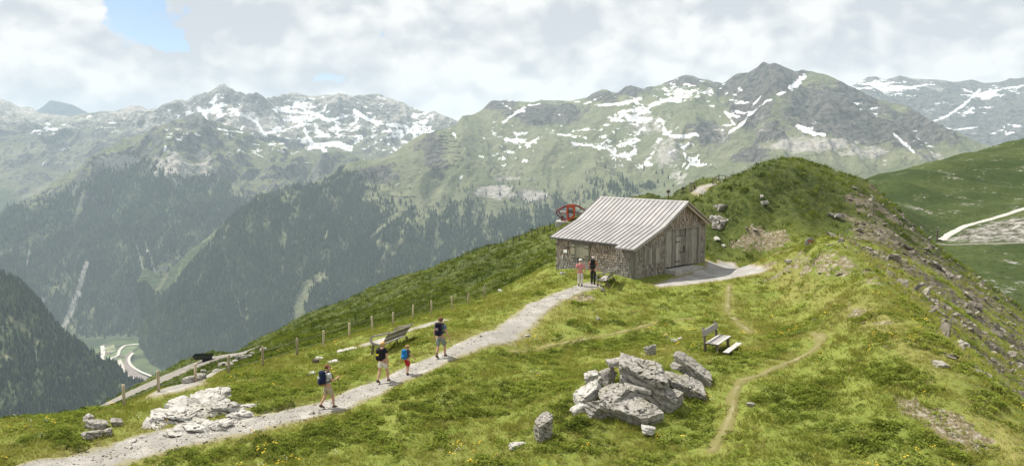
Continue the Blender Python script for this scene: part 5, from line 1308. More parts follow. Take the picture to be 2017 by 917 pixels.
bm = bmesh.new(); band(bm, [(-.315, .72), (-.355, .95)], -hb - .02, hb + .02, .045); link('back_plank', bm_mesh('back_plank', bm), M_bench_wood, rb_)
c2 = on(1443, 694)
fp = empty('foot_plank', c2, yaw - math.pi); tag(fp, 'low weathered plank footrest in front of the rustic bench', 'plank')
bm = bmesh.new(); bx(bm, (-.92, -.12, .17), (.92, .12, .215)); bmesh.ops.bevel(bm, geom=bm.edges[:], offset=.006, segments=1, affect='EDGES'); link('plank', bm_mesh('plank', bm), M_bench_wood, fp)
for s in (-.7, .7):
    bm = bmesh.new(); tube(bm, [(s, 0, -.15), (s, 0, .168)], .07, 8); link('support', bm_mesh('support', bm), M_log, fp)

# ---- people
def skin_mesh(name, chains, sub=1):
    """chains: list of lists of (co, radius); points that coincide are welded; the first point is the root"""
    idx, V, R_, E = {}, [], [], []
    for ch in chains:
        prev = None
        for co, r_ in ch:
            key = tuple(round(c, 4) for c in co)
            if key not in idx:
                idx[key] = len(V); V.append(co); R_.append(r_)
            i = idx[key]
            if prev is not None and prev != i and (prev, i) not in E and (i, prev) not in E: E.append((prev, i))
            prev = i
    me = bpy.data.meshes.new(name); me.from_pydata(V, E, [])
    o = bpy.data.objects.new(name, me); COL.objects.link(o)
    o.modifiers.new('skin', 'SKIN').use_smooth_shade = True
    for i, sv in enumerate(me.skin_vertices[0].data):
        r_ = R_[i]; sv.radius = r_ if isinstance(r_, tuple) else (r_, r_); sv.use_root = (i == 0)
    m = o.modifiers.new('sub', 'SUBSURF'); m.levels = m.render_levels = sub
    dg = bpy.context.evaluated_depsgraph_get()
    out = bpy.data.meshes.new_from_object(o.evaluated_get(dg))
    bpy.data.objects.remove(o); bpy.data.meshes.remove(me)
    out.name = name
    return out
def cloth_mat(name, col, check=None):
    t = NT(name); p = t.coord()
    n = t.noise(p, 14.0, 4.0)
    c = t.mix(t.rng(n, 0.3, 0.7), tuple(x * .8 for x in col), tuple(min(1, x * 1.15) for x in col))
    if check:
        w = t.n('ShaderNodeTexChecker'); t.l(p, w.inputs['Vector']); w.inputs['Scale'].default_value = 26
        c = t.mix(t.math('MULTIPLY', w.outputs['Fac'], .5), c, check)
    return t.bsdf(c, 0.9, t.bump(n, .4, .02), spec=.15)
M_skin = simple_mat('skin', (0.50, 0.29, 0.205), 0.6, .08)
M_boot = simple_mat('boot_leather', (0.10, 0.065, 0.045), 0.8)
M_dark = simple_mat('black_fabric', (0.016, 0.018, 0.026), 0.85)
def vadd(a, b_, k=1.0): return tuple(a[i] + b_[i] * k for i in range(3))
def lerp3(a, b_, t_): return tuple(a[i] * (1 - t_) + b_[i] * t_ for i in range(3))
def person(label, at_, height, heading, pose, wear, build=1.0):
    """heading in degrees clockwise from straight ahead; local +y forward, +x right"""
    e = empty('person', at_, -math.radians(heading)); tag(e, label, 'person')
    s = height / 1.75
    e.scale = (s, s, s)
    g = build
    J = dict(pelvis=(0, 0, .95), waist=(0, .01, 1.08), chest=(0, .02, 1.27), upper=(0, .01, 1.40), neck=(0, .03, 1.50))
    J.update(pose)
    hd = J.get('look', 0.0)                         # head turn, degrees to the right
    hv = (math.sin(math.radians(hd)), math.cos(math.radians(hd)))
    nd = J.get('nod', 0.02)
    jaw, crown, top = (hv[0] * .035, .05 + hv[1] * .02 + nd * .4, 1.565), (hv[0] * .01, .045 + nd, 1.645), (0, .035 + nd, 1.72)
    body = [[(J['pelvis'], .115 * g), (J['waist'], .105 * g), (J['chest'], (.135 * g, .105 * g)), (J['upper'], (.10 * g, .085 * g)), (J['neck'], .052), (jaw, .066), (crown, .086), (top, .060)]]
    body.append([(crown, .086), ((hv[0] * .10 + 0, .045 + nd + hv[1] * .10, 1.615), .016)])                      # nose
    for sd in (-1, 1):
        body.append([(crown, .086), ((sd * hv[1] * .092, .04 + nd - sd * hv[0] * .092, 1.625), .018)])             # ears
    hands, shoes = [], []
    for sd, k in ((-1, 'L'), (1, 'R')):
        hip, knee, ank = (sd * .10, 0, .90), J['knee' + k], J['ankle' + k]
        body.append([(J['pelvis'], .115 * g), (hip, .098 * g), (lerp3(hip, knee, .5), .082 * g), (knee, .058 * g), (lerp3(knee, ank, .35), .058 * g), (lerp3(knee, ank, .8), .040), (ank, .040)])
        sh_, el, wr = (sd * .185 * g, .005, 1.40), J['elbow' + k], J['wrist' + k]
        d_ = Vector(wr) - Vector(el); d_.normalize()
        side = Vector((sd, 0, 0)) - d_ * d_.x * sd
        side = side.normalized() if side.length > .2 else Vector((0, 1, 0))
        fwd = d_.cross(side).normalized()
        palm = tuple(Vector(wr) + d_ * .06)
        body.append([(J['upper'], (.10 * g, .085 * g)), (sh_, .064 * g), (lerp3(sh_, el, .5), .050 * g), (el, .040 * g), (lerp3(el, wr, .4), .040 * g), (wr, .027), (palm, (.030, .018))])
        for q, (off, ln) in enumerate(((-.030, .062), (-.010, .074), (.010, .070), (.028, .055))):
            base_ = Vector(palm) + d_ * .028 + fwd * off
            mid_ = base_ + d_ * ln * .5 - side * .008; tip = base_ + d_ * ln * .85 - side * ln * .45
            body.append([(palm, (.030, .018)), (tuple(base_), .0095), (tuple(mid_), .009), (tuple(tip), .007)])
        th = Vector(wr) + d_ * .025 - fwd * .026
        body.append([(wr, .027), (tuple(th), .011), (tuple(th + d_ * .035 - fwd * .022), .010), (tuple(th + d_ * .060 - fwd * .018), .008)])
        toe = Vector(J['toe' + k]); an = Vector(ank); fd = toe - an
        heel = an - Vector((fd.x, fd.y, 0)).normalized() * .05 + Vector((0, 0, -.045)) + Vector((0, 0, 1)) * min(0, -fd.z - .06) * 0
        shoes.append([(tuple(an + Vector((0, 0, .07))), .056), (tuple(an), .058), (tuple(an.lerp(toe, .45)), (.052, .045)), (tuple(toe), (.047, .034))])
        shoes[-1].append((tuple(toe + fd.normalized() * .03), (.03, .024)))
        link('boot', skin_mesh('boot', [shoes[-1], [(tuple(an), .058), (tuple(heel), .045)]]), wear.get('boots', M_boot), e)
        if wear.get('socks'): link('sock', skin_mesh('sock', [[(tuple(an + Vector((0, 0, .06))), .047), (lerp3(ank, knee, .38), .050)]]), wear['socks'], e)
    link('body', skin_mesh('body', body, 2), M_skin, e)
    # shirt
    sl_len = wear.get('sleeve', .75)
    ch = [[(vadd(J['pelvis'], (0, 0, -.03)), .138 * g), (J['waist'], .130 * g), (J['chest'], (.158 * g, .128 * g)), (J['upper'], (.125 * g, .105 * g)), (lerp3(J['upper'], J['neck'], .6), .068)]]
    if wear.get('long_tail'): ch[0].insert(0, (vadd(J['pelvis'], (0, 0, -.12)), .145 * g))
    for sd, k in ((-1, 'L'), (1, 'R')):
        sh_, el = (sd * .185 * g, .005, 1.40), J['elbow' + k]
        arm = [(J['upper'], (.125 * g, .105 * g)), (sh_, .085 * g), (lerp3(sh_, el, min(sl_len, 1.0) * .6), .068 * g), (lerp3(sh_, el, min(sl_len, 1.0)), .062 * g)]
        if sl_len > 1: arm.append((lerp3(el, J['wrist' + k], sl_len - 1), .046))
        ch.append(arm)
    link('shirt', skin_mesh('shirt', ch, 2), wear['shirt'], e)
    # trousers
    ln = wear.get('leg', .6)
    ch = []
    for sd, k in ((-1, 'L'), (1, 'R')):
        hip, knee, ank = (sd * .10, 0, .90), J['knee' + k], J['ankle' + k]
        c_ = [(vadd(J['pelvis'], (0, 0, .04)), .128 * g), (vadd(J['pelvis'], (0, 0, -.02)), .140 * g), (hip, .120 * g), (lerp3(hip, knee, .55), .105 * g)]
        if ln <= 1: c_.append((lerp3(hip, knee, max(ln, .62)), .098 * g))
        else: c_ += [(knee, .082 * g), (lerp3(knee, ank, min(.95, ln - 1)), .072 * g)]
        ch.append(c_)
    link('trousers' if ln > 1 else 'shorts', skin_mesh('shorts', ch, 2), wear['shorts'], e)
    # hair / cap
    back = (-hv[0] * .03, .045 + nd - hv[1] * .03)
    hl = wear.get('hair_low', 1.60)
    bm = bmesh.new(); bmesh.ops.create_icosphere(bm, subdivisions=3, radius=1.0)
    for v in bm.verts:
        x, y, z = v.co
        fr = x * hv[0] + y * hv[1]
        rr_ = 1.0 + .05 * math.sin(9 * x + 3) * math.sin(11 * y) + .03 * math.sin(23 * z + 7 * x)
        v.co = Vector((back[0] + x * .102 * rr_, back[1] + y * .108 * rr_, 1.655 + z * .098 * rr_))
        v.co.z = max(v.co.z, hl + (.075 if fr > .35 else .0) + .06 * max(0, fr))
    link(wear.get('head_name', 'hair'), bm_mesh('hair', bm, True), wear['hair'], e)
    if wear.get('cap'):
        bm = bmesh.new(); bmesh.ops.create_icosphere(bm, subdivisions=3, radius=1.0)
        for v in bm.verts:
            x, y, z = v.co; v.co = Vector((x * .112, .04 + nd + y * .118, max(1.672, 1.675 + z * .095)))
        link('cap', bm_mesh('cap', bm, True), wear['cap'], e)
        bm = bmesh.new(); pts = [(math.sin(a) * .10, .04 + nd + .07 + math.cos(a) * .13, 1.676) for a in np.linspace(-1.2, 1.2, 9)]
        lo = [bm.verts.new(p) for p in pts]; up_ = [bm.verts.new((p[0], p[1], p[2] + .012)) for p in pts]
        bm.faces.new(up_); bm.faces.new(lo[::-1])
        for i in range(9): bm.faces.new((lo[i], lo[(i + 1) % 9], up_[(i + 1) % 9], up_[i]))
        link('cap_peak', bm_mesh('cap_peak', bm), wear['cap'], e)
    for sd in (-1, 1):
        bm = bmesh.new(); c_ = Vector((hv[0] * .092 + sd * hv[1] * .033, .045 + nd + hv[1] * .082 - sd * hv[0] * .033, 1.648))
        bmesh.ops.create_uvsphere(bm, u_segments=8, v_segments=6, radius=.022 if wear.get('shades') else .012, matrix=Matrix.Translation(c_))
        link('sunglass_lens' if wear.get('shades') else 'eye', bm_mesh('eye', bm, True), M_iron, e)
    return e
def backpack(label, wearer, col, size, pocket=None, extra=None, accent=None, drop=0.0):
    """worn on a back: local frame of the wearer"""
    e = empty('backpack', wearer.location, wearer.rotation_euler.z); e.scale = wearer.scale
    tag(e, label, 'backpack')
    w, d_, h = size; z0 = 1.02 - drop; y0 = -.115
    def sack(x0, x1, ya, yb, za, zb, bev, n=2):
        bm = bmesh.new(); vs = bx(bm, (x0, ya, za), (x1, yb, zb))
        for v in bm.verts:
            if v.co.z > (za + zb) / 2: v.co.x *= .82; v.co.y = v.co.y * .8 + yb * .2
        bmesh.ops.subdivide_edges(bm, edges=bm.edges[:], cuts=2, use_grid_fill=True)
        c_ = Vector(((x0 + x1) / 2, (ya + yb) / 2, (za + zb) / 2)); hx_, hy_, hz_ = (x1 - x0) / 2, (yb - ya) / 2, (zb - za) / 2
        for v in bm.verts:
            q = v.co - c_; a, b_, c2_ = q.x / hx_, q.y / hy_, q.z / hz_
            m = max(abs(a), abs(b_), abs(c2_)); l = (abs(a) ** 4 + abs(b_) ** 4 + abs(c2_) ** 4) ** .25
            f_ = m / max(l, 1e-6)
            v.co = c_ + Vector((q.x * f_, q.y * f_, q.z * f_)) * 1.05
        return bm_mesh('sack', bm, True)
    link('sack', sack(-w / 2, w / 2, y0 - d_, y0, z0, z0 + h, .03), col, e)
    link('front_pocket', sack(-w * .36, w * .36, y0 - d_ - .05, y0 - d_ * .8, z0 + .03, z0 + h * .45, .02), pocket or col, e)
    link('lid', sack(-w * .42, w * .42, y0 - d_ * 1.02, y0 + .0, z0 + h * .86, z0 + h * 1.08, .02), col, e)
    if extra: link('bottom_panel', sack(-w * .5, w * .5, y0 - d_ * 1.03, y0 - .01, z0 - .02, z0 + .10, .02), extra, e)
    if accent:
        bm = bmesh.new(); bx(bm, (-w * .2, y0 - d_ - .062, z0 + h * .52), (w * .2, y0 - d_ - .03, z0 + h * .66)); link('emblem', bm_mesh('emblem', bm), accent, e)
    for sd in (-1, 1):
        bm = bmesh.new(); band_pts = smooth_line([(sd * .10, y0 - .02, z0 + h * .9), (sd * .125, -.03, 1.505), (sd * .135, .10, 1.42), (sd * .14, .150, 1.28), (sd * .16, .06, 1.13), (sd * .14, y0, z0 + .10)], 3)
        tube(bm, band_pts, .022, 6); link('shoulder_strap', bm_mesh('shoulder_strap', bm, True), M_dark, e)
    return e
def walk(lf, rf_, al=None, ar=None):
    """stride from forward offsets of the two feet; al / ar = (elbow, wrist)"""
    p = {}
    for k, sd, f_ in (('L', -1, lf), ('R', 1, rf_)):
        lift = max(0, -f_) * .30
        p['ankle' + k] = (sd * .09, f_, .09 + lift); p['knee' + k] = (sd * .10, f_ * .5 + .07, .505 + lift * .15)
        p['toe' + k] = (sd * .10, f_ + .155, .045 + (lift * .15 if f_ < 0 else .02 * f_))
    p['elbowL'], p['wristL'] = al or ((-.25, -.04, 1.12), (-.26, .06, .88))
    p['elbowR'], p['wristR'] = ar or ((.25, -.04, 1.12), (.26, .06, .88))
    return p
def feet(px_, py_):
    v = on(px_, py_); v.z += .025; return v
kh = cloth_mat('khaki_cotton', (0.40, 0.35, 0.24)); wt_ = cloth_mat('pale_grey_cotton', (0.55, 0.56, 0.55)); nv_ = cloth_mat('navy_nylon', (0.015, 0.022, 0.055))
p1 = person('walker in grey t-shirt and khaki shorts, last on the path', feet(646, 803), 1.64, 52, dict(walk(-.26, .20, ((-.27, -.10, 1.15), (-.25, .05, .98)), ((.24, .10, 1.14), (.16, .34, 1.20))), look=22, nod=.0), dict(shirt=wt_, shorts=kh, hair=simple_mat('auburn_hair', (0.14, 0.05, 0.022), .8, .3, 60), shades=True, leg=.92, sleeve=.55))
b1 = backpack('navy backpack with brown base on the last walker', p1, nv_, (.34, .20, .50), extra=cloth_mat('tan_leather', (0.22, 0.11, 0.045)), accent=cloth_mat('grey_patch', (.4, .4, .4)), drop=.02)
bm = bmesh.new(); tube(bm, [(.16, .36, 1.22), (.17, .40, 1.05), (.17, .43, .80)], .010, 6)
link('loose_strap', bm_mesh('loose_strap', bm), M_dark, b1)
p2 = person('blond walker in black top and white shorts with black backpack', feet(754, 753), 1.68, 26, walk(-.24, .26, ((-.26, .06, 1.14), (-.24, .20, .95)), ((.27, -.06, 1.12), (.28, -.02, .85))), dict(shirt=cloth_mat('black_cotton', (.022, .024, .034)), shorts=cloth_mat('white_cotton', (.66, .63, .56)), hair=simple_mat('blond_hair', (.50, .31, .12), .8, .3, 60), leg=.62, sleeve=.45, hair_low=1.58))
backpack('black backpack with yellow emblem on the blond walker', p2, cloth_mat('black_nylon', (.018, .018, .02)), (.30, .19, .44), accent=cloth_mat('yellow_print', (.65, .55, .03)))
p3 = person('child in red shorts with blue backpack on the path', feet(802, 737), 1.24, 34, walk(.10, -.10, ((-.27, -.10, 1.15), (-.33, -.16, .92)), ((.28, .06, 1.14), (.34, .24, 1.00))), dict(shirt=cloth_mat('dark_grey_cotton', (.09, .10, .12)), shorts=cloth_mat('red_cotton', (.42, .035, .035)), hair=simple_mat('light_brown_hair', (.34, .19, .085), .8, .3, 60), leg=.98, sleeve=.3), build=.92)
backpack('bright blue backpack on the child', p3, cloth_mat('blue_nylon', (.02, .17, .42)), (.34, .22, .50), drop=.02)
p4 = person('walker in blue t-shirt and grey shorts leading on the path', feet(868, 704), 1.78, 20, walk(-.20, .24, ((-.28, .0, 1.13), (-.30, .06, .88)), ((.30, -.03, 1.14), (.36, .06, .90))), dict(shirt=cloth_mat('slate_blue_cotton', (.11, .14, .23)), shorts=cloth_mat('grey_green_cotton', (.21, .25, .23)), hair=simple_mat('brown_hair', (.13, .065, .035), .8, .3, 60), leg=.98, sleeve=.6, socks=cloth_mat('dark_wool', (.10, .08, .06))))
backpack('dark backpack with grey stripe on the leading walker', p4, cloth_mat('dark_purple_nylon', (.018, .016, .03)), (.30, .20, .50), accent=cloth_mat('mauve_print', (.35, .26, .27)))
p5 = person('walker in checked red shirt and white cap beside the barn', feet(1143, 563), 1.70, 4, walk(.03, -.03, ((-.27, -.02, 1.14), (-.27, .07, .92)), ((.28, -.02, 1.14), (.29, .05, .90))), dict(shirt=cloth_mat('red_check', (.50, .13, .15), (.62, .42, .42)), shorts=cloth_mat('cream_cotton', (.62, .58, .52)), hair=simple_mat('grey_hair', (.28, .26, .24), .8, .3, 60), cap=cloth_mat('white_cap', (.75, .74, .72)), leg=1.85, sleeve=.8, long_tail=True, boots=M_dark), build=1.08)
p6 = person('walker in orange shirt and dark trousers by the barn wall', feet(1168, 559), 1.76, 16, dict(walk(.06, -.05, ((-.26, -.02, 1.14), (-.25, .10, .94)), ((.30, .02, 1.14), (.37, .12, .90)))), dict(shirt=cloth_mat('orange_cotton', (.42, .20, .10)), shorts=cloth_mat('charcoal_cotton', (.035, .035, .038)), hair=simple_mat('pale_grey_hair', (.42, .37, .33), .8, .3, 60), leg=1.95, sleeve=.7, boots=M_dark))
backpack('black backpack on the walker in the orange shirt', p6, cloth_mat('black_canvas', (.02, .02, .022)), (.32, .21, .56), drop=.03)

# ---- boulders of the outcrop in the meadow
def boulder(name, label, px_, py_, size, rot, seed, mat, dz=0.0, sub=4, strata=0.22, rough=.05, planes=11, group=None, dy=0.0, keep=0.8):
    p = on(px_, py_); p.y += dy; p.x += dy * (px_ - CXP) / F_PX
    p.z = gz(p.x, p.y) + dz
    o = link(name, rock_mesh(name, seed, size, sub, planes, rough, strata), mat, None, p)
    o.rotation_euler = tuple(math.radians(a) for a in rot)
    if keep: KEEPOUT.append((p.x, p.y, keep * min(size[0], size[1]) / 2))
    return tag(o, label, 'boulder', group)
G1 = 'boulders of the meadow outcrop'
def boulder_c(label, px_, py_, Y_, size, rot, seed, mat, strata=.22, rough=.07, sub=5, keep=.9):
    p = Vector(tuple(float(v) for v in unproj(px_, py_, Y_)))
    o = link('boulder', rock_mesh('boulder', seed, size, sub, 11, rough, strata), mat, None, p)
    o.rotation_euler = tuple(math.radians(a) for a in rot)
    if keep: KEEPOUT.append((p.x, p.y, .7 * keep * min(size[0], size[1]) / 2))
    return tag(o, label, 'boulder', G1)
boulder_c('largest grey boulder crowning the meadow outcrop, flat tilted top', 1262, 736, 26.6, (2.05, 1.70, 1.15), (14, 6, -14), 11, M_stone)
boulder_c('blocky boulder leaning left under the crowning boulder of the outcrop', 1212, 786, 25.7, (1.35, 1.20, .95), (14, -14, 22), 12, M_stone)
boulder_c('big sloping slab at the front foot of the outcrop', 1254, 815, 25.1, (1.95, 1.35, .75), (20, 14, -26), 13, M_stone)
boulder_c('cracked block at the outcrop\'s lower left corner', 1178, 808, 25.2, (.95, .9, .85), (6, 10, 35), 14, M_stone, .16)
boulder_c('pale low slab on the left side of the outcrop', 1156, 776, 26.2, (1.45, .85, .48), (8, -24, 18), 15, M_white_stone)
boulder_c('small pale stone behind the outcrop\'s left shoulder', 1166, 741, 27.4, (.72, .60, .42), (0, -12, 20), 16, M_white_stone, sub=3)
boulder_c('dark upright stone behind the outcrop\'s left shoulder', 1195, 742, 27.0, (.65, .6, .75), (0, 18, 40), 17, M_stone, sub=3)
boulder_c('dark block tucked under the right edge of the crowning boulder', 1314, 785, 25.9, (1.05, .95, .80), (8, 14, -20), 18, M_stone)
boulder_c('long pale slab dipping right, upper right of the outcrop', 1366, 729, 27.6, (1.75, .75, .55), (8, 30, -30), 19, M_stone)
boulder_c('layered slab dipping right, lower right of the outcrop', 1360, 764, 26.7, (1.55, .80, .52), (6, 24, -26), 20, M_stone, .12)
boulder_c('tall grey stone standing alone left of the outcrop', 1069, 846, 23.6, (.62, .55, 1.25), (0, 6, 20), 21, M_stone)
boulder_c('small pale stone at the outcrop\'s front toe', 1277, 846, 24.2, (.50, .40, .32), (0, 0, 10), 22, M_white_stone, sub=3)
boulder_c('dark stone lying just behind the crowning boulder', 1281, 688, 29.4, (.45, .4, .45), (0, 0, 30), 23, M_stone, sub=3)
boulder_c('thin ledge stone on the outcrop\'s upper left', 1214, 712, 27.0, (.75, .6, .26), (4, -12, 5), 24, M_stone, sub=3, keep=0)
boulder_c('dark rock wedged in the middle under the crowning boulder', 1262, 778, 26.0, (1.7, 1.2, .9), (0, 0, 15), 26, M_stone, keep=.6)
boulder_c('pale broken stone at the outcrop\'s left foot', 1140, 806, 25.4, (.7, .5, .35), (8, -10, 40), 31, M_white_stone, sub=3)
boulder_c('low dark ledge between crowning boulder and right slabs', 1330, 752, 27.0, (1.0, .8, .5), (4, 18, -10), 32, M_stone, sub=4)
boulder_c('small stone wedged on top of the outcrop\'s right end', 1336, 722, 27.6, (.5, .42, .30), (0, 16, 25), 33, M_stone, sub=3, keep=0)
boulder('boulder', 'flat pale boulder half sunk in turf left of the standing stone', 1018, 878, (.62, .45, .2), (0, 0, 15), 25, M_white_stone, .04, sub=3)
for k, (a, b_, s_, lb) in enumerate([(1330, 672, .40, 'small pale stone up the slope behind the outcrop, left of two'), (1340, 668, .34, 'small pale stone up the slope behind the outcrop, right of two'), (1312, 660, .26, 'tiny pale stone between the trail and the outcrop'), (1178, 631, .36, 'pale stone above the dirt trail in the middle meadow'),
        (1040, 662, .34, 'pale stone beside the dirt trail near the main path'), (1188, 573, .50, 'flat pale stone in front of the bench near the barn'), (1480, 798, .32, 'narrow stone right of the lower dirt trail'), (1108, 540, .6, 'grey stone at the barn\'s far left corner'), (985, 574, .45, 'pale stone near the end of the wire fence'),
        (1887, 688, .85, 'long grey slab on the ridge crest at the right'), (1853, 722, .7, 'grey boulder below the slab on the right ridge'), (1555, 517, .75, 'grey stone leaning at the edge of the gravel yard'), (1648, 430, 1.1, 'tilted pale slab high on the knoll\'s stony side'), (1635, 425, .8, 'pale stone left of the tilted slab on the knoll'),
        (1505, 402, 1.0, 'pale rock showing through the turf of the knoll'), (1500, 388, .5, 'small pale rock above another on the knoll'), (1412, 472, .8, 'pale rock at the knoll\'s left foot'), (1425, 485, .5, 'small rock beside the pale rock at the knoll\'s left foot'), (1657, 482, .6, 'flat grey stone on top of the rubble mound')]):
    flat = .35 if s_ > .6 else .5
    boulder('stone', lb, a, b_, (s_, s_ * .62, s_ * flat), (rf.uniform(-8, 8), rf.uniform(-22, 22), rf.uniform(0, 180)), 60 + k, M_stone if k in (6, 7, 9, 10, 11, 18) else M_white_stone, s_ * .08, sub=3, group='single stones on the meadow and knoll')

# ---- pale outcrop left of the path
G2 = 'pale ledges of the outcrop by the path'
PALE = [(395, 806, 2.5, 1.7, .85, 'highest ledge of the pale outcrop by the path'), (445, 808, 1.6, 1.3, .85, 'right shoulder block of the pale outcrop'), (345, 822, 2.0, 1.3, .55, 'low left ledge of the pale outcrop'), (388, 838, 1.9, 1.2, .60, 'front middle ledge of the pale outcrop'), (436, 838, 1.3, 1.1, .70, 'front right block of the pale outcrop'), (468, 820, 1.1, .9, .50, 'right end block of the pale outcrop'), (306, 836, 1.3, .9, .40, 'leftmost low slab of the pale outcrop'),
        (348, 852, 1.2, .8, .40, 'front left slab of the pale outcrop'), (400, 856, .8, .6, .36, 'small front stone of the pale outcrop near the path'), (488, 800, .8, .5, .25, 'flat stone right of the pale outcrop'), (418, 782, 1.9, 1.2, .60, 'rear ledge of the pale outcrop')]
for k, (a, b_, w, d_, h, lb) in enumerate(PALE):
    boulder('boulder', lb, a, b_, (w, d_, h), (rf.uniform(-6, 10), rf.uniform(-12, 12), rf.uniform(-25, 25)), 120 + k, M_white_stone, -h * .10, sub=5 if w > 1.2 else 4, strata=.2, rough=.13, planes=13, group=G2)
for k, (a, b_, w, h, lb) in enumerate([(174, 830, .6, .36, 'upper grey boulder at the left edge of the meadow'), (192, 846, .8, .5, 'grey boulder at the left edge, middle of the heap'), (182, 864, .7, .3, 'lowest grey slab of the left edge heap'), (232, 838, .5, .3, 'small boulder right of the left edge heap'), (213, 858, .4, .3, 'dark little stone inside the left edge heap'), (262, 868, .35, .16, 'white stone lying on the path verge'), (282, 860, .3, .14, 'white chip beside the path, left of the pale outcrop')]):
    boulder('boulder', lb, a, b_, (w, w * .7, h), (rf.uniform(-8, 8), rf.uniform(-14, 14), rf.uniform(0, 180)), 150 + k, M_white_stone if k > 4 else M_stone, h * .2, sub=3, group='stones at the left end of the path')
for k, (a, b_, w, lb) in enumerate([(655, 712, .55, 'flat pale stone left of the loop bench, nearest the fence'), (690, 688, .6, 'pale ledge flush in turf behind the loop bench'), (632, 706, .4, 'pale stone next to the dark wooden block'), (614, 737, .35, 'pale stone above the last walker'), (672, 692, .45, 'pale ledge left of the loop bench')]):
    boulder('stone', lb, a, b_, (w * 1.4, w, .18), (0, rf.uniform(-6, 6), rf.uniform(0, 90)), 170 + k, M_white_stone, .0, sub=3, group='flat stones near the loop bench')
wb = empty('wooden_block', on(622, 714), .3); tag(wb, 'short dark timber block lying on the grass above the walkers', 'timber')
bm = bmesh.new(); bx(bm, (-.16, -.08, -.02), (.16, .08, .17)); bmesh.ops.bevel(bm, geom=bm.edges[:], offset=.012, segments=1, affect='EDGES'); link('timber', bm_mesh('timber', bm), M_log, wb)
bm = bmesh.new(); bx(bm, (-.17, -.03, .172), (-.05, .03, .19)); link('cleat', bm_mesh('cleat', bm), M_iron, wb)

# ---- low drystone edge between the lower path and the track
STN = [on(350 + k * 5.6, 762 - k * 2.35 - 3 * math.sin(k)) for k in range(30)]
dw = empty('stone_edging', STN[0]); tag(dw, 'ragged line of dark stones along the lower gravel path', 'stone edging')
smesh = [rock_mesh('stone', 300 + i, (.42, .30, .26), 2, 8, .05) for i in range(5)]
for m_ in smesh: m_.materials.append(M_stone)
for k, p in enumerate(STN):
    o = link('stone', smesh[k % 5], None, dw, p + Vector((rf.uniform(-.1, .1), .9 + rf.uniform(-.2, .2), .02)) - dw.location)
    o.rotation_euler = (rf.uniform(-.3, .3), rf.uniform(-.3, .3), rf.uniform(0, 6)); s_ = rf.uniform(.6, 1.5); o.scale = (s_, s_, s_)

# ---- crag on the knoll's left side
for k, (a, b_, w, h, lb) in enumerate([(1420, 408, 1.5, 1.3, 'highest block of the pale crag on the knoll'), (1416, 436, 2.2, 1.8, 'upper block of the pale crag behind the barn roof')]):
    boulder('crag_block', lb, a, b_, (w, w, h), (rf.uniform(-28, 28), rf.uniform(-30, 20), rf.uniform(0, 90)), 200 + k, M_stone, -.55, sub=5, rough=.16, strata=0, dy=.3, group='blocks of the crag on the knoll', keep=.5)

# ---- round board with red and white mark at the foot of the knoll
p = on(1595, 482, y0=50.0); p = on(1597, 484)
x, y, z = (float(v) for v in unproj(1595, 478, max(p.y, 47.0)))
rs = empty('round_board', (x, y - .1, z - .42)); tag(rs, 'round grey board with red and white mark at the knoll\'s foot', 'sign')
bm = bmesh.new(); bmesh.ops.create_cone(bm, cap_ends=True, segments=28, radius1=.33, radius2=.33, depth=.06, matrix=Matrix.Translation((0, 0, .42)) @ Matrix.Rotation(math.radians(90), 4, 'X')); link('disc', bm_mesh('disc', bm), simple_mat('grey_board', (.26, .25, .24), .9, .25), rs)
def strokes3(name, rects, mat):
    bm = bmesh.new()
    for x0, x1, z0, z1 in rects: bx(bm, (x0, -.046, .42 + z0), (x1, -.034, .42 + z1))
    link(name, bm_mesh(name, bm), mat, rs)
strokes3('red_mark', [(-.13, .13, .10, .17), (-.16, -.09, .02, .095), (.03, .14, .02, .095)], simple_mat('red_paint', (.45, .04, .03), .7))
strokes3('white_mark', [(-.08, .02, .0, .09), (-.05, .10, -.14, -.06), (-.02, .05, -.055, -.005)], simple_mat('white_paint', (.72, .70, .68), .7))
bm = bmesh.new(); tube(bm, [(0, .05, -.6), (0, .05, .35)], .04, 6); link('post', bm_mesh('post', bm), M_log, rs)

# ---- lift return station behind the barn
p = on(1118, 438, y0=80.0)
lf = empty('lift_station', p, math.radians(-8)); tag(lf, 'red tubular cable lift return wheel frame behind the barn roof', 'lift')
M_red = simple_mat('orange_red_paint', (.50, .085, .03), .5, .12); M_dred = simple_mat('dark_red_tube', (.16, .03, .025), .5, .2)
k_ = p.y / F_PX
def L3(px_, py_, dy=0.0): return ((px_ - 1118) * k_, dy, (438 - py_) * k_)
bm = bmesh.new(); tube(bm, smooth_line([L3(1116, 404, -.5), L3(1100, 412, -.5), L3(1097, 418, -.5), L3(1100, 424, -.5), L3(1117, 435, -.5), L3(1135, 429, -.5), L3(1152, 421, -.5), L3(1155, 416, -.5), L3(1150, 412, -.5), L3(1131, 403, -.5), L3(1116, 404, -.5)], 4)[:-1], .075, 8, closed=True); link('front_ring', bm_mesh('front_ring', bm, True), M_dred, lf)
bm = bmesh.new(); tube(bm, smooth_line([L3(1118, 405, .5), L3(1102, 414, .5), L3(1101, 420, .5), L3(1119, 434, .5), L3(1150, 422, .5), L3(1151, 414, .5), L3(1133, 404, .5), L3(1118, 405, .5)], 4)[:-1], .065, 8, closed=True); link('rear_ring', bm_mesh('rear_ring', bm, True), M_dred, lf)
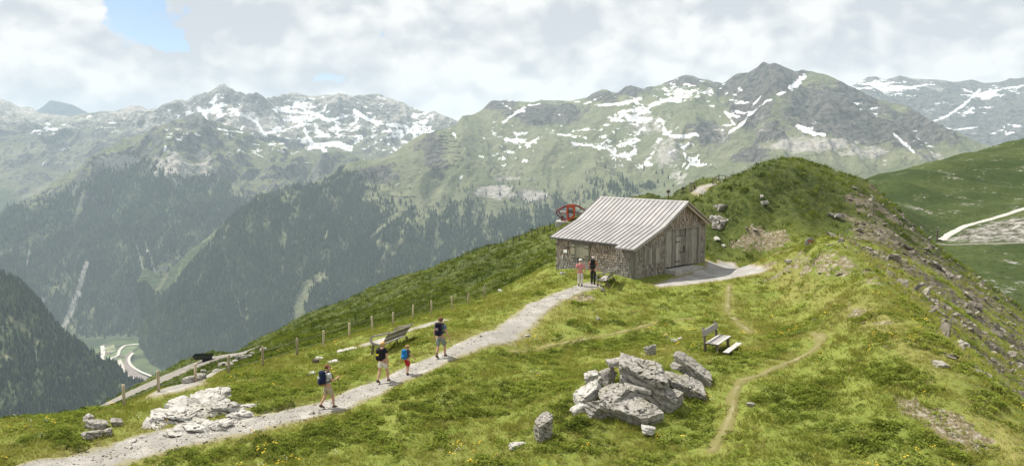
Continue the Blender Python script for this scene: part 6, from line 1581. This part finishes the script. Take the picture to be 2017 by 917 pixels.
def plate(name, outer, y0, y1, mat, inner=None):
    bm = bmesh.new(); n_ = len(outer)
    A_ = [bm.verts.new((*(q := L3(*o_))[:1], y0, q[2])) for o_ in outer]; B_ = [bm.verts.new((*(q := L3(*o_))[:1], y1, q[2])) for o_ in outer]
    if inner:
        C_ = [bm.verts.new((*(q := L3(*o_))[:1], y0, q[2])) for o_ in inner]; D_ = [bm.verts.new((*(q := L3(*o_))[:1], y1, q[2])) for o_ in inner]
    for i in range(n_):
        j = (i + 1) % n_
        bm.faces.new((A_[i], A_[j], B_[j], B_[i]))
        if inner:
            bm.faces.new((A_[i], C_[i], C_[j], A_[j])); bm.faces.new((B_[i], B_[j], D_[j], D_[i])); bm.faces.new((C_[i], D_[i], D_[j], C_[j]))
    if not inner: bm.faces.new(A_[::-1]); bm.faces.new(B_)
    bmesh.ops.recalc_face_normals(bm, faces=bm.faces[:]); link(name, bm_mesh(name, bm), mat, lf)
plate('frame_plate', [(1117, 404), (1132, 403), (1133, 415), (1132, 427), (1119, 436), (1116, 420)], -.85, .85, M_red, [(1120, 408), (1127, 408), (1130, 414), (1129, 424), (1121, 430), (1119, 420)])
bm = bmesh.new(); tube(bm, [L3(1103, 418), L3(1148, 418)], .13, 8); link('cable_beam', bm_mesh('cable_beam', bm), M_conc, lf)
for a, b_ in ((1108, 421), (1140, 420), (1124, 416)):
    bm = bmesh.new(); bmesh.ops.create_cone(bm, cap_ends=True, segments=18, radius1=.24, radius2=.24, depth=.16, matrix=Matrix.Translation(L3(a, b_, -.12)) @ Matrix.Rotation(math.radians(90), 4, 'X')); link('sheave', bm_mesh('sheave', bm), M_conc, lf)
for a, b_ in ((1107, 426), (1124, 430), (1140, 427)):
    bm = bmesh.new(); tube(bm, [L3(a, b_), L3(a, 446)], .13, 8); link('support_leg', bm_mesh('support_leg', bm), M_iron, lf)
bm = bmesh.new(); bx(bm, (-1.4, -1.0, -.9), (2.2, 1.2, .18)); bmesh.ops.bevel(bm, geom=bm.edges[:], offset=.05, segments=1, affect='EDGES'); link('footing', bm_mesh('footing', bm), M_conc, lf)

# ---- farm trailer on the gravel track
p = on(401, 712, y0=70.0)
dtr = Vector((TRACK[5][0] - TRACK[4][0], TRACK[5][1] - TRACK[4][1])); tr_ = empty('farm_trailer', p + Vector((0, 0, .12)), yaw_of(1, .15)); tag(tr_, 'dark green farm trailer parked on the gravel track', 'trailer')
M_trl = simple_mat('dark_green_steel', (.055, .068, .048), .7, .25)
bm = bmesh.new()
lo = [bm.verts.new(v) for v in ((-1.15, -.62, .55), (1.15, -.62, .55), (1.15, .62, .55), (-1.15, .62, .55))]; up_ = [bm.verts.new(v) for v in ((-1.38, -.78, 1.0), (1.38, -.78, 1.0), (1.38, .78, 1.0), (-1.38, .78, 1.0))]
bm.faces.new(lo[::-1])
for i in range(4): bm.faces.new((lo[i], lo[(i + 1) % 4], up_[(i + 1) % 4], up_[i]))
bmesh.ops.solidify(bm, geom=bm.faces[:], thickness=.05); link('tub', bm_mesh('tub', bm), M_trl, tr_)
bm = bmesh.new(); bx(bm, (-1.1, -.5, .42), (1.1, .5, .545)); link('chassis', bm_mesh('chassis', bm), M_iron, tr_)
bm = bmesh.new(); tube(bm, [(-1.1, 0, .48), (-1.8, 0, .42)], .05, 6); tube(bm, [(-1.7, 0, .42), (-1.7, 0, 0)], .04, 6); link('drawbar', bm_mesh('drawbar', bm), M_iron, tr_)
for xw in (.25, .80):
    for sd in (-1, 1):
        bm = bmesh.new(); bmesh.ops.create_cone(bm, cap_ends=True, segments=18, radius1=.30, radius2=.30, depth=.2, matrix=Matrix.Translation((xw, sd * .62, .28)) @ Matrix.Rotation(math.radians(90), 4, 'X')); link('wheel', bm_mesh('wheel', bm), M_dark, tr_)

# ---- on the low ridge behind the barn: railing, bench, posts
A, B = on(1404, 364, y0=95.0), on(1443, 362, y0=95.0)
rl = empty('lookout_railing', A); tag(rl, 'dark timber railing at the lookout left of the knoll', 'railing')
RP = [A.lerp(B, t_) for t_ in (0, .28, .62, .88, 1.0)]
for i, q in enumerate(RP): q.z = gz(q.x, q.y)
for i, q in enumerate(RP):
    bm = bmesh.new(); bx(bm, (-.06, -.06, -.3), (.06, .06, 1.05)); link('post', bm_mesh('post', bm), M_log, rl, q - A)
for hh in (.98, .40):
    for q, w in zip(RP, RP[1:]):
        bm = bmesh.new(); tube(bm, [q - A + Vector((0, -.07, hh)), w - A + Vector((0, -.07, hh))], .055, 6); link('rail', bm_mesh('rail', bm), M_log, rl)
p = on(1364, 375, y0=95.0); tb = empty('picnic_bench', p, .2); tag(tb, 'small dark trestle bench on the ridge behind the barn', 'bench')
bm = bmesh.new(); bx(bm, (-.36, -.2, .72), (.36, .2, .80)); link('seat', bm_mesh('seat', bm), M_log, tb)
bm = bmesh.new(); bx(bm, (-.36, .22, 1.0), (.36, .28, 1.18)); link('backrest', bm_mesh('backrest', bm), M_log, tb)
for xx in (-.30, .30):
    bm = bmesh.new(); bx(bm, (xx - .05, -.16, -.3), (xx + .05, .25, .719)); bx(bm, (xx - .04, .22, .719), (xx + .04, .219 + .03, 1.1)); link('leg', bm_mesh('leg', bm), M_log, tb)
for a, b_, h, lb in ((1316, 386, 1.3, 'dark marker post with cross board above the barn roof'), (1345, 378, .9, 'short dark marker post left of the trestle bench')):
    p = on(a, b_ + 2, y0=90.0); o = empty('marker_post', p); tag(o, lb, 'post')
    bm = bmesh.new(); tube(bm, [(0, 0, -.3), (.03, 0, h)], [.10, .08], 7); link('shaft', bm_mesh('shaft', bm), M_log, o)
    bm = bmesh.new(); bx(bm, (-.28, -.13, h * .62), (.28, -.09, h * .92)); link('board', bm_mesh('board', bm), M_log, o)
# ---- timber post where the roads fork on the right hillside
x, y, z = hit(1845, 477, f=hill, y0=120.0, y1=600.0); z = float(hill_z(np.array([x]), np.array([y]))[0])
o = empty('road_post', (x, y, z)); tag(o, 'dark timber post where the pale mountain road forks', 'post')
bm = bmesh.new(); tube(bm, [(0, 0, -.5), (0, 0, 3.2)], [.26, .22], 8); link('shaft', bm_mesh('shaft', bm), M_log, o)
bm = bmesh.new(); bx(bm, (-.33, -.33, 3.2), (.33, .33, 3.36)); link('top_plate', bm_mesh('top_plate', bm), M_log, o)
# ================================================================== valley settlement and slope structures
def vp(px_, py_, dz=0.0):
    """valley floor point at a photo pixel"""
    d_ = ray_dir(px_, py_); k = (VZ + 5.5 + dz) / d_.z
    return Vector((d_.x * k, d_.y * k, VZ + 5.5 + dz))
def vpoly(name, pix, mat, dz):
    P = [vp(a, b_, dz) for a, b_ in pix]
    bm = bmesh.new(); bm.faces.new([bm.verts.new(p) for p in P]); bmesh.ops.triangulate(bm, faces=bm.faces[:])
    bmesh.ops.recalc_face_normals(bm, faces=bm.faces[:])
    if bm.faces[0].normal.z < 0: bmesh.ops.reverse_faces(bm, faces=bm.faces[:])
    return tag(link(name, bm_mesh(name, bm), mat), kind='structure')
def vroad(name, pix, w, mat, dz):
    P = [vp(a, b_, dz) for a, b_ in smooth_line(pix, 4)]; co, fs = [], []
    for i, p in enumerate(P):
        t_ = (P[min(i + 1, len(P) - 1)] - P[max(i - 1, 0)]).normalized(); n_ = Vector((-t_.y, t_.x, 0)) * w / 2
        co += [tuple(p - n_), tuple(p + n_)]
        if i: fs.append((2 * i - 2, 2 * i - 1, 2 * i + 1, 2 * i))
    return tag(link(name, raw_mesh(bpy.data.meshes.new(name), np.array(co), np.array(fs)), mat), kind='structure')
M_field = simple_mat('valley_field', (.115, .15, .06), .95, .35, .02)
M_field2 = simple_mat('valley_field_pale', (.20, .22, .11), .95, .3, .03)
M_vroad = simple_mat('pale_valley_road', (.50, .47, .42), .95, .1, .05)
M_lot = simple_mat('gravel_lot', (.42, .38, .33), .95, .2, .04)
M_rail = simple_mat('railway_ballast', (.20, .165, .145), .95, .3, .08)
vpoly('valley_field', [(176, 700), (205, 695), (235, 690), (262, 676), (285, 672), (262, 690), (250, 705), (252, 722), (275, 742), (300, 775), (255, 775), (235, 745), (205, 725), (180, 712)], M_field, 1.0)
vpoly('valley_field', [(198, 684), (225, 678), (228, 690), (208, 702), (200, 698)], M_field2, 2.5)
vpoly('gravel_lot', [(228, 712), (238, 706), (243, 716), (248, 730), (262, 745), (285, 772), (264, 770), (246, 748), (232, 728)], M_lot, 4.0)
vpoly('rail_yard', [(256, 692), (262, 691), (252, 708), (258, 722), (276, 735), (305, 748), (320, 775), (290, 790), (268, 760), (250, 732), (243, 716), (247, 702)], M_rail, 5.5)
vroad('valley_road', [(168, 698), (185, 706), (200, 703), (203, 692), (201, 680)], 22, M_vroad, 7.0)
vroad('valley_road', [(200, 703), (212, 714), (224, 720), (236, 735), (252, 758), (268, 780)], 20, M_vroad, 7.6)
vroad('valley_road', [(212, 714), (220, 704), (232, 699), (236, 688), (248, 679), (275, 677)], 16, M_vroad, 8.2)
vroad('valley_road', [(262, 694), (254, 705), (258, 718), (275, 730), (300, 740), (330, 752)], 15, M_vroad, 8.8)
M_hw, M_hr, M_hr2 = simple_mat('house_render', (.60, .57, .52), .9), simple_mat('grey_slate_roof', (.22, .20, .19), .8), simple_mat('brown_tile_roof', (.20, .13, .10), .8)
M_pane = simple_mat('dark_window', (.03, .035, .04), .3)
def house(px_, py_, w, d_, h, yaw, roofm, label):
    p = vp(px_, py_); p.z = VZ + 3
    e = empty('valley_house', p, yaw); tag(e, label, 'house', 'houses in the valley')
    bm = bmesh.new(); bx(bm, (-w / 2, -d_ / 2, 0), (w / 2, d_ / 2, h)); link('wall', bm_mesh('wall', bm), M_hw, e)
    bm = bmesh.new(); hh = d_ * .32
    A_ = [bm.verts.new(v) for v in ((-w / 2 - 1, -d_ / 2 - 1, h - .4), (-w / 2 - 1, d_ / 2 + 1, h - .4), (-w / 2 - 1, 0, h + hh))]; B_ = [bm.verts.new(v) for v in ((w / 2 + 1, -d_ / 2 - 1, h - .4), (w / 2 + 1, d_ / 2 + 1, h - .4), (w / 2 + 1, 0, h + hh))]
    bm.faces.new(A_); bm.faces.new(B_[::-1])
    for i in range(3): bm.faces.new((A_[i], A_[(i + 1) % 3], B_[(i + 1) % 3], B_[i]))
    bmesh.ops.recalc_face_normals(bm, faces=bm.faces[:]); link('roof', bm_mesh('roof', bm), roofm, e)
    for k in range(3):
        x0 = -w / 2 + w * (k + .7) / 3.6
        bm = bmesh.new(); bx(bm, (x0, -d_ / 2 - .15, h * .4), (x0 + w * .1, -d_ / 2 - .02, h * .72)); link('window', bm_mesh('window', bm), M_pane, e)
for i, a in enumerate([(188, 702, 46, 24, 12, .1, 0, 'largest long valley house with grey roof beside the road bend'), (196, 700, 26, 18, 9, .3, 1, 'brown-roofed valley house right of the largest one'), (207, 691, 20, 14, 9, .5, 0, 'grey valley house by the upper field'), (213, 697, 24, 16, 9, .2, 1, 'brown-roofed valley house below the upper field'),
        (220, 695, 22, 15, 9, .1, 0, 'grey valley house among the middle cluster'), (222, 688, 18, 14, 8, .6, 0, 'small grey valley house near the trees'), (215, 681, 16, 12, 8, .4, 1, 'northernmost small valley house with brown roof'), (227, 706, 20, 14, 8, .2, 0, 'grey valley house beside the gravel lot'), (240, 703, 26, 18, 8, .8, 1, 'brown-roofed station house at the head of the rail yard'), (206, 680, 14, 11, 8, .2, 0, 'tiny valley house at the top of the lane')]):
    house(*a[:6], (M_hr, M_hr2)[a[6]], a[7])
M_tr, M_trw = simple_mat('red_train', (.33, .05, .05), .6), simple_mat('white_train', (.6, .57, .55), .6)
P0, P1 = vp(262, 745, 7), vp(284, 772, 7)
tn = empty('parked_train', P0, yaw_of(P1.x - P0.x, P1.y - P0.y)); tag(tn, 'red and white train standing in the valley rail yard', 'train')
Lt = (P1 - P0).length; nc = 8
for k in range(nc):
    x0 = Lt * k / nc
    bm = bmesh.new(); bx(bm, (x0, -3, 0), (x0 + Lt / nc - 3, 3, 7)); link('wagon', bm_mesh('wagon', bm), M_tr if k % 2 else M_trw, tn)
# ---- avalanche barriers on the grassy dome of the long massif
Mx, My, Mz = MASSIF[:3]; mpx, mpy = MASSIF_PX
M_barrier = simple_mat('barrier_timber', (.07, .065, .055), .9, .2, .05)
def on_massif(a, b_):
    d2 = (mpx - a) ** 2 + (mpy - b_) ** 2 + 1e3 * (MASSIF[4] >= 1.0)
    for i in np.argsort(d2, axis=None)[:1]:
        return Vector((float(Mx.flat[i]), float(My.flat[i]), float(Mz.flat[i])))
rows = [(872, 888, 263), (866, 893, 269), (862, 884, 275), (858, 886, 281), (852, 876, 287), (884, 905, 279), (858, 884, 294), (888, 910, 290), (848, 872, 302), (876, 908, 301), (842, 866, 311), (872, 912, 309), (848, 884, 319), (888, 914, 317), (838, 872, 328), (880, 906, 327), (846, 870, 336), (770, 822, 388)]
rows = sorted(rows[:-1], key=lambda r_: r_[2]) + rows[-1:]
ORD = 'first second third fourth fifth sixth seventh eighth ninth tenth eleventh twelfth thirteenth fourteenth fifteenth sixteenth seventeenth'.split()
for k, (a, c_, b_) in enumerate(rows):
    pts = [on_massif(q, b_ + 1.0 * math.sin(q * .7 + k)) for q in np.arange(a, c_ + .1, 5.0)]
    e = empty('avalanche_barrier', pts[0]); tag(e, ORD[k] + ' of the dark avalanche barriers on the grassy dome, counted from top' if k < 17 else 'long low barrier line across the meadow below the dome', 'barrier', 'avalanche barriers')
    for u_, v_ in zip(pts, pts[1:]):
        bm = bmesh.new(); a3, b3 = u_ - pts[0], v_ - pts[0]
        n_ = (b3 - a3).cross(Vector((0, 0, 1)))
        n_ = n_.normalized() * .8 if n_.length > .1 else Vector((0, .8, 0))
        A_ = [bm.verts.new(q) for q in (a3 - n_ + Vector((0, 0, -4)), a3 + n_ + Vector((0, 0, -4)), a3 + n_ + Vector((0, 0, 5.5)), a3 - n_ + Vector((0, 0, 5.5)))]
        B_ = [bm.verts.new(q) for q in (b3 - n_ + Vector((0, 0, -4)), b3 + n_ + Vector((0, 0, -4)), b3 + n_ + Vector((0, 0, 5.5)), b3 - n_ + Vector((0, 0, 5.5)))]
        for i in range(4): bm.faces.new((A_[i], A_[(i + 1) % 4], B_[(i + 1) % 4], B_[i]))
        bm.faces.new(A_[::-1]); bm.faces.new(B_); bmesh.ops.recalc_face_normals(bm, faces=bm.faces[:])
        link('barrier_panel', bm_mesh('barrier_panel', bm), M_barrier, e)
# ================================================================== plants and scree last (they keep clear of what stands on the meadow)
plant_turf()
plant_shrubs()
plant_flowers()
spread_scree()
# ================================================================== air
zlo, zhi = 1e9, -1e9
for nm in ('snowy_range', 'far_summit', 'forest_mountain', 'long_massif', 'right_range', 'wooded_spur', 'valley_floor', 'ground', 'hillside'):
    me = bpy.data.objects[nm].data
    v = np.empty(len(me.vertices) * 3, np.float32); me.vertices.foreach_get('co', v)
    v = v.reshape(-1, 3); zlo, zhi = min(zlo, v[:, 2].min()), max(zhi, v[:, 2].max())
hz = link('haze', box_mesh('haze', (-16000, -120, float(zlo) - 1.0), (12000, 17000, float(zhi) + 12.0)))
t = NT('mountain_air')
pv = t.n('ShaderNodeVolumePrincipled')
pv.inputs['Color'].default_value = (0.72, 0.87, 1.0, 1)
pv.inputs['Density'].default_value = 4.5e-5
pv.inputs['Anisotropy'].default_value = 0.0
t.l(pv.outputs[0], t.out.inputs['Volume'])
hz.data.materials.append(t.m)
tag(hz, kind='stuff')
